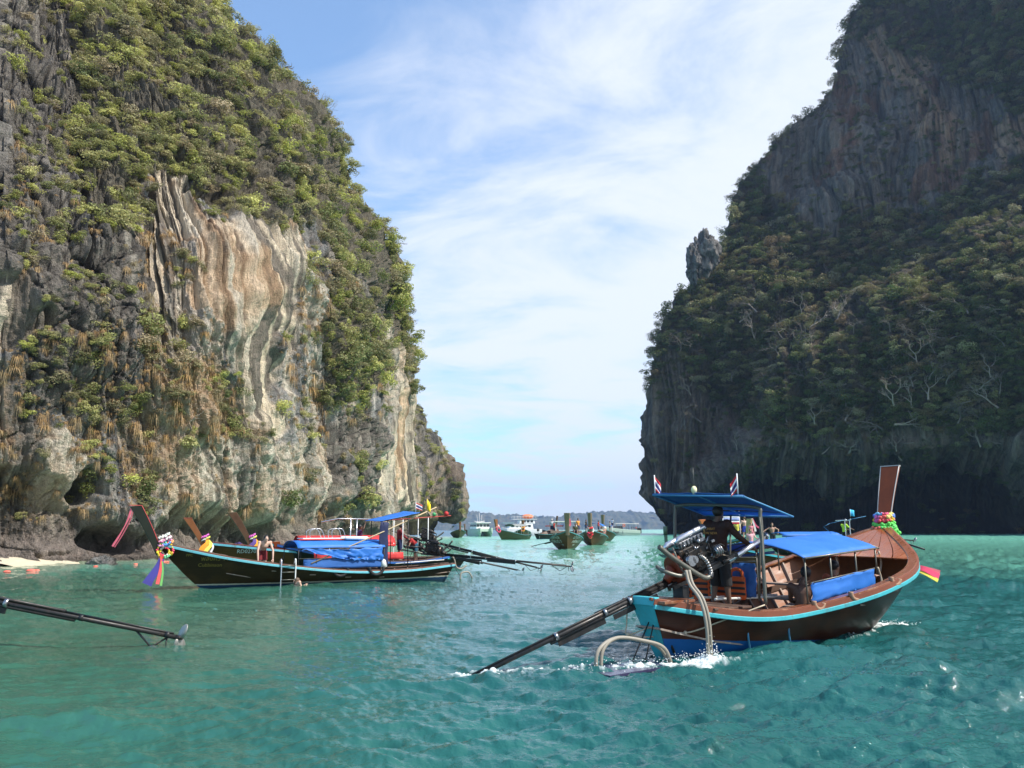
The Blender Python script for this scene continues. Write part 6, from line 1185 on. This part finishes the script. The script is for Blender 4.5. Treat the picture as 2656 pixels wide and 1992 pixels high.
# people in the middle cluster
cc = [('person in a white hat standing at the left side of the head-on boat', e1w(3.2, -1.5, 1.2), (.5, .5, .55), PVC), ('person in a red life vest on the stern of the head-on boat', e1w(2.2, -1.3, 1.0), (.55, .06, .05), None), ('passenger in orange on the right side of the head-on boat', e1w(6.3, 1.3, 1.2), (.65, .25, .05), None),
      ('dark-clothed passenger beside the prow of the rust-brown boat', bw(F1, 8.2, -.8, 1.3), (.02, .02, .02), None), ('passenger in a red vest under the blue canopy of the rust-brown boat', bw(F1, 6.8, .7, 1.2), (.55, .05, .05), None), ('passenger in a pale shirt on the boat farthest right of the cluster', bw(G1, 8.4, 1.0, 1.4), (.5, .48, .45), None), ('person in white shirt at the stern of the boat farthest right in the cluster', bw(G1, 4.0, 1.3, 1.9), (.6, .62, .66), None)]
for k, (lab, p, col, cap) in enumerate(cc): person(lab, (p[0], p[1], p[2]+.35), E1.rz-1.57+.4*k, dict(haR=(.3, .3, 1.1)) if k % 2 else None, h=1.7, skin=SKINT, shirt=cl('cloth_%d' % k, col), sleeve=.6, shorts=NAVY, leg=.8, vox=.035, cap=cap)
# motor boats: white catamaran, white cruiser, speedboat
GLS = simple('tinted_glass', (.03, .04, .05), .12, var=.1); WH = simple('white_gelcoat', (.80, .81, .80), .3, var=.06, sc=2.); PGR = simple('pale_green_hull', (.42, .52, .44), .4, var=.1, sc=1.); PMINT = simple('mint_awning', (.30, .62, .56), .6)
def loft(m, secs):
    """sections: (x, half beam bottom, half beam top, z bottom, z top)"""
    V = []
    for x, b0, b1, z0, z1 in secs: V += [(x, -b0, z0), (x, b0, z0), (x, b1, (z0+z1)*.55), (x, b1*1.03, z1), (x, -b1*1.03, z1), (x, -b1, (z0+z1)*.55)]
    n = len(secs); return m.add(V, [(i*6+k, i*6+(k+1) % 6, i*6+6+(k+1) % 6, i*6+6+k) for i in range(n-1) for k in range(6)]+[tuple(range(6))[::-1], tuple((n-1)*6+k for k in range(6))])
p = atz(1246, 1391.5, 0); c_ = empty('catamaran', p, math.atan2(-p[1], -p[0])+.35, 'white catamaran with three roof aerials anchored left in the far channel', 'catamaran')
for y in (-1.9, 1.9): loft(MB(), [(-5, .7, .8, -.3, 2.2), (2, .7, .8, -.3, 2.3), (4.6, .25, .6, .1, 2.6), (5.6, .05, .25, 1., 2.7)]).add([(0, 0, 0)], []) ; 
for y in (-1.9, 1.9):
    o = loft(MB(), [(-5, .7, .8, -.3, 2.2), (2, .7, .8, -.3, 2.3), (4.6, .25, .6, .1, 2.6), (5.6, .05, .25, 1., 2.7)]).build('hull', PGR, c_, bevel=.05); o.location = (0, y, 0)
MB().box((-.2, 0, 2.0), (9.6, 4.2, .9)).build('bridge_deck', PGR, c_, bevel=.06); k_ = MB().box((-.8, 0, 3.3), (6.6, 4.6, 1.9), taper=.9).build('cabin', WH, c_, bevel=.1); MB().box((-.9, 0, 4.35), (7.6, 5.2, .18)).build('roof', WH, c_, bevel=.05)
for y in (-1.7, -.6, .6, 1.7): MB().box((2.36, y, 3.5), (.25, .85, .75)).build('window', GLS, k_)
for x in (-3, -1.5, 0, 1.4): MB().box((x, -2.18, 3.5), (1.1, .16, .7)).build('window', GLS, k_)
m = MB(); 
for y in (-.9, 0, .9): m.tube([(-1, y*.6, 4.4), (-1, y, 7.0+(.5 if y == 0 else 0))], .05, 5)
m.tube([(-1, -1.8, 4.9), (-1, 0, 4.6), (-1, 1.8, 4.9)], .08, 5); m.build('aerials', WHITEP, c_); MB().box((-5.2, 1.5, 1.4), (.7, .6, 1.6)).box((-5.2, -1.5, 1.4), (.7, .6, 1.6)).build('outboard_motor', BLACKR, c_, bevel=.08)
p = atz(1353, 1388.5, 0); c_ = empty('motor_cruiser', p, math.radians(192), 'large white two-deck cruiser with an orange cover on its roof in the far channel', 'cruiser')
loft(MB(), [(-8, .3, .9, .6, 3.0), (-6, 1.4, 2.0, -.3, 2.6), (0, 1.9, 2.3, -.3, 2.4), (6.5, 1.9, 2.2, -.3, 2.3), (7.5, 1.7, 2.1, .2, 2.2)]).build('hull', WH, c_, bevel=.1).rotation_euler = (0, 0, math.pi)
k_ = MB().box((.5, 0, 3.3), (9.5, 3.9, 1.9), taper=.93).build('cabin', WH, c_, bevel=.15); k2 = MB().box((-1.8, 0, 5.1), (6.2, 3.6, 1.6), taper=.9).build('upper_cabin', WH, c_, bevel=.2); MB().box((-.9, 0, 5.95), (9.4, 4.0, .16)).build('roof', WH, c_, bevel=.05); MB().box((5.4, 0, 4.6), (4.2, 3.8, .12)).build('awning', PMINT, c_)
for x in (-2.6, -1.0, .6, 2.2, 3.8):
    for y in (1.9, -1.9): MB().box((x, y, 3.5), (1.1, .14, .8)).build('window', GLS, k_)
for x in (-3.6, -2.2, -.8):
    for y in (1.72, -1.72): MB().box((x, y, 5.2), (1.0, .14, .8)).build('window', GLS, k2)
m = MB()
for x in np.linspace(-5, 3.4, 8):
    for y in (-1.9, 1.9): m.tube([(x, y, 6.0), (x, y, 7.1)], .04, 4)
for y in (-1.9, 1.9): m.tube([(-5, y, 7.1), (3.4, y, 7.1)], .05, 4)
m.build('rail', WHITEP, c_); MB().ball((-2.4, 0, 7.0), (2.3, 1.6, .9), 12, 8).build('roof_cover', simple('orange_cover', (.75, .20, .08), .7), c_)
p = atz(1612, 1388.5, 0); c_ = empty('speedboat', p, math.radians(196), 'pale speedboat with a canopy and three outboards near the foot of the dark mountain', 'speedboat')
hl = loft(MB(), [(-6.5, 1.5, 1.9, -.3, 1.7), (0, 1.5, 1.9, -.3, 2.1), (4, 1.1, 1.7, -.1, 2.6), (6.4, .3, .9, .9, 3.0), (7.0, .1, .4, 1.7, 3.1)]).build('hull', PGR, c_, bevel=.08)
cv = bpy.data.curves.new('t', 'FONT'); cv.body = 'Best   1'; cv.size = 1.3; cv.extrude = .01; o = bpy.data.objects.new('t', cv); SC.collection.objects.link(o); me = bpy.data.meshes.new_from_object(o.evaluated_get(bpy.context.evaluated_depsgraph_get())); bpy.data.objects.remove(o); me.materials.append(BLACKR); addobj('lettering', me, hl, loc=(4.0, 1.93, .7), rot=(math.pi/2, 0, math.pi))
MB().box((1.6, 0, 2.7), (3.4, 2.9, 1.0), taper=.8).build('windscreen', GLS, c_, bevel=.1); MB().box((-1.6, 0, 4.0), (9.0, 3.3, .16)).build('canopy', PVC, c_, bevel=.06)
for x in (-5.6, -3.4, -1.2, 1.0, 2.6):
    for y in (-1.5, 1.5): MB().tube([(x, y, 1.9), (x, y, 3.95)], .06, 5).build('canopy_post', STEEL, c_)
for y in (-.9, 0, .9): MB().box((-6.9, y, 1.6), (.7, .55, 1.9)).build('outboard_motor', BLACKR, c_, bevel=.12)
MB().torus((-.3, 1.6, 3.4), .42, .12, (0, 1, 0), 14, 6).build('lifebuoy', simple('orange_ring', (.7, .15, .05), .6), c_)
for k, x in enumerate((-5.4, -4.6, -3.8)): person('%s passenger standing at the stern of the pale speedboat' % ('red-vested', 'dark-clothed', 'blue-clothed')[k], tuple(Vector(p)+Matrix.Rotation(math.radians(196), 3, 'Z') @ Vector((x, .6, 1.3))), k, h=1.8, shirt=cl('sb_%d' % k, ((.5, .06, .05), (.03, .03, .04), (.05, .08, .2))[k]), sleeve=.5, shorts=NAVY, leg=.8, vox=.05)
# ---- boats just beyond the moving boat
M1 = far_longtail(2030, 1418, math.radians(-58), 'green-grey longtail boat with people and a striped banner seen beyond the helmsman', L=8.6, hullm=H7, sc=.95, post=(1.30, .30, .36, .25), postc=simple('pale_gold_post', (.38, .27, .12), .5, var=.3, sc=2.), D=58)
tipM = aty(1940, 1398, 55); M1.r.location = (tipM[0]-8.5*math.cos(M1.rz), tipM[1]-8.5*math.sin(M1.rz), 0); M1.loc = (M1.r.location[0], M1.r.location[1])
M1.lettering('ส.โชค', 7.5, .95, .2, -1, WL)
q = aty(1893, 1349, 56); fl = empty('banner', q, 0, 'red white and blue striped banner hung across a boat beyond the helmsman', 'banner')
z = .35
for col, h_ in (((.55, .05, .06), .10), ((.72, .72, .74), .10), ((.25, .30, .52), .22), ((.72, .72, .74), .10), ((.55, .05, .06), .12)):
    MB().sheet([[(x, .03*math.sin(x*9), z), (x, .03*math.sin(x*9), z-h_)] for x in np.linspace(-.5, .7, 8)], .01).build('stripe', cl('bn_%02d_%02d' % (int(col[0]*99), int(z*99)), col), fl); z -= h_
for x in (-.5, .7): MB().tube([(x, 0, .62), (x, 0, -1.6)], .025, 6).build('banner_pole', WHITEP, fl)
st_ = MB()
def on(px, py, D, z=None): r = aty(px, py, D); return (r[0], r[1], r[2] if z is None else z)
tall = lambda px, headpy, D, h: (lambda r: (r[0], r[1], r[2]-h))(aty(px, headpy, D))
person('shirtless man in blue swim shorts seen from behind beyond the helmsman', tall(1930, 1341, 57, 1.75), .1, dict(elL=(-.32, .0, 1.15), elR=(.32, .0, 1.15)), h=1.75, skin=SKIN, hair=HAIRL, shorts=cl('royal_blue_shorts', (.03, .06, .40)), leg=.6, vox=.02)
person('red-haired woman in pale pink top and sunglasses beyond the helmsman', tall(1946, 1374, 45, 1.62), 3.1, dict(elL=(-.28, .1, 1.2), haL=(-.5, .3, 1.12)), h=1.62, skin=SKIN, hair=HAIRR, hairlen=.08, shirt=cl('pink_top', (.66, .36, .38)), sleeve=.2, shorts=cl('pink_skirt', (.6, .3, .3)), leg=.7, vox=.018, glasses=True)
person('small red-haired child in pink behind the woman with sunglasses', tall(1948, 1359, 52, 1.2), 3.0, None, h=1.25, skin=SKIN, hair=HAIRR, shirt=cl('rose_top', (.62, .22, .25)), sleeve=.2, shorts=cl('rose_top', (.62, .22, .25)), leg=.7, vox=.02)
person('shirtless man standing in the water left of the far blue-roofed boat', tall(2002, 1358, 56, 1.75), 3.05, dict(elL=(-.42, .0, 1.28), haL=(-.36, .1, 1.05), elR=(.42, .0, 1.28), haR=(.62, .1, 1.16)), h=1.75, skin=SKINT, hair=HAIRL, shorts=cl('dark_shorts2', (.02, .02, .03)), leg=.6, vox=.02)
person('passenger in yellow near the striped banner', tall(1911, 1352, 57, 1.6), 2.8, None, h=1.6, skin=SKINT, hair=HAIRB, shirt=cl('yellow_top', (.70, .62, .10)), sleeve=.3, shorts=NAVY, leg=.7, vox=.025)
rb = empty('ribbon', aty(1951, 1345, 55.5), 0, 'pink and white ribbons on the prow beyond the helmsman', 'ribbon'); m = MB(); m.strip(curve_pts([(0, 0, 0), (.25, 0, -.5), (.62, 0, -.72)], 5), .12, .012, up=(0, 1, 0)); m.build('cloth_band', cl('ribbon_rose', (.62, .10, .18)), rb); m = MB(); m.strip(curve_pts([(-.05, -.03, 0), (.12, 0, -.5), (.2, 0, -.9)], 5), .12, .012, up=(0, 1, 0)); m.build('cloth_band', cl('ribbon_white', (.7, .66, .66)), rb)
# a lone leaning prow and its hull seen left of the helmsman
tp = aty(1858, 1368, 38); N1 = Longtail('longtail_boat', (tp[0]+7.6*math.cos(.35), tp[1]+7.6*math.sin(.35)), math.pi+.35, 'longtail boat with an orange-brown prow leaning left behind the helmsman', 8., [.4, .9, 1.15, 1.2, .9, .03], [.7, .6, .62, .8, 1.1, 1.55], H5, detail=1, post=(1.0, .26, .26, .55), postm=simple('bright_orange_post', (.50, .16, .05), .4, var=.2), deck=.8, rail=TEAL, nplank=4)
# blue-roofed boat with the man in lime green
tp = aty(1985, 1402, 50); N2 = Longtail('longtail_boat', (tp[0]+8.2*math.cos(.05), tp[1]+8.2*math.sin(.05)), math.pi+.05, 'low longtail boat with a long flat blue roof beyond the moving boat', 8.2, [.4, .9, 1.15, 1.2, .9, .03], [.75, .60, .58, .7, .95, 1.3], H4, detail=1, post=(.6, .26, .26, .4), postm=WOODD, deck=.8, rail=TEAL, nplank=4)
R = N2.r
G = sheet_between((7.4, 1.0, 1.70), (3.75, 1.0, 1.72), (3.75, -1.0, 1.82), (7.4, -1.0, 1.80), 14, 8, crown=.12, wr=.01, seed=4); MB().sheet(G, .02).build('canopy', BLUEC, R); MB().sheet(sheet_between((7.5, 1.02, 1.70), (3.65, 1.02, 1.72), (3.65, 1.03, 1.60), (7.5, 1.03, 1.58), 10, 3, wr=.01), .01).build('canopy_skirt', BLUED, R)
for x in (3.8, 4.1, 5.6, 5.9, 7.2):
    for sd in (-1, 1): MB().tube([(x, sd*.98, 1.72), (x, sd*.98, .6)], .022, 6).build('canopy_post', STEEL, R)
for x in (3.3, 3.0): MB().tube(curve_pts([(x, .8, .6), (x, .8, 2.5), (x-.1, .7, 2.6), (x-.1, -.7, 2.6)], 4), .028, 6).build('roof_arch', ALU, R)
MB().tube([(3.1, .8, 2.62), (1.9, .8, 2.85)], .015, 5).tube([(4.3, .8, 2.4), (4.7, .8, 2.2), (4.2, .8, 1.75)], .015, 5).tube([(3.4, .8, 2.6), (4.3, .8, 2.4)], .012, 5).build('roof_frame', simple('blue_pipe', (.05, .22, .42), .5), R)
engine(R, (.5, 0, 1.5), .1, .10, 2.2, chrome=False, handle=1.2, detail=1)
person('boatman in a lime green shirt and black shorts at the tiller beyond the moving boat', tall(2188, 1350, 52, 1.72), -1.2, dict(head=(.1, .1, 1.58), elR=(.28, .2, 1.2), haR=(.25, .5, 1.12), elL=(-.28, .2, 1.2), haL=(-.2, .5, 1.1)), h=1.72, skin=SKIND, hair=HAIRB, shirt=cl('lime_shirt', (.42, .66, .05)), sleeve=.8, shorts=cl('black_shorts', (.01, .01, .01)), leg=.8, vox=.018)
flag('small sky-blue flag on a thin pole above the man in lime green', aty(2206, 1340, 52), .1, .34, .42, .5, 'blue', limp=.2)
pd = aty(2352, 1409, 34); pe = aty(2398, 1425, 32); od = empty('oar', pd, 0, 'dark oar or shaft end sticking out over the water right of the tall prow', 'oar'); MB().tube([(-.9, .3, .3), tuple(pe-pd)], [.05, .035], 8).build('oar_shaft', IRON, od)
# ---- orange-red floats near the beach
for k, (px, py, w) in enumerate([(18, 1483, .17), (81, 1480, .22), (248, 1469, .12), (352, 1463, .12), (427, 1458, .20)]):
    r = empty('float', atz(px, py, .03), .3*k, ['round coral-red float nearest the left edge of the picture', 'largest coral-red float off the beach second from the left edge', 'small coral-red float in the middle of the line off the beach', 'small coral-red float nearly under the pink ribbon', 'coral-red float just left of the moored boat bow'][k], 'float')
    MB().ball((0, 0, 0), (w*1.2, w*.8, w*.42), 12, 8).build('float_body', simple('coral_plastic', (.75, .14, .10), .4), r); 
    if w > .18: MB().ball((w*1.3, 0, 0), (w*.6, w*.5, w*.34), 10, 7).build('float_end', simple('coral_plastic', (.75, .14, .10), .4), r)
rock_lump('rock', atz(268, 1462, .08), (.75, .6, .38), 21, bpy.data.materials['limestone_sunny'], 'small dark rock standing at the water edge of the beach')
# droplets thrown up at the stern and bow
def spray():
    g = np.random.default_rng(4); m = MB()
    for (x, y, n, sx, sy, sz) in ((.66, -.84, 380, .16, .08, .15), (.45, -.45, 120, .25, .15, .06), (7.5, -.45, 140, .35, .18, .06), (-.6, -.1, 100, .6, .25, .04)):
        for k in range(n):
            a, b, c = g.normal(), g.normal(), abs(g.normal()); q = bw(HB, x+a*sx, y+b*sy, .04+c*sz*math.exp(-(a*a+b*b)*.35)); m.ball(q, g.uniform(.003, .011), 5, 4)
    m2 = simple('white_spray', (.85, .9, .9), .3, var=.02); return tag(m.build('spray', m2), 'white spray where the moving boat cuts the water', kind='stuff')
spray()
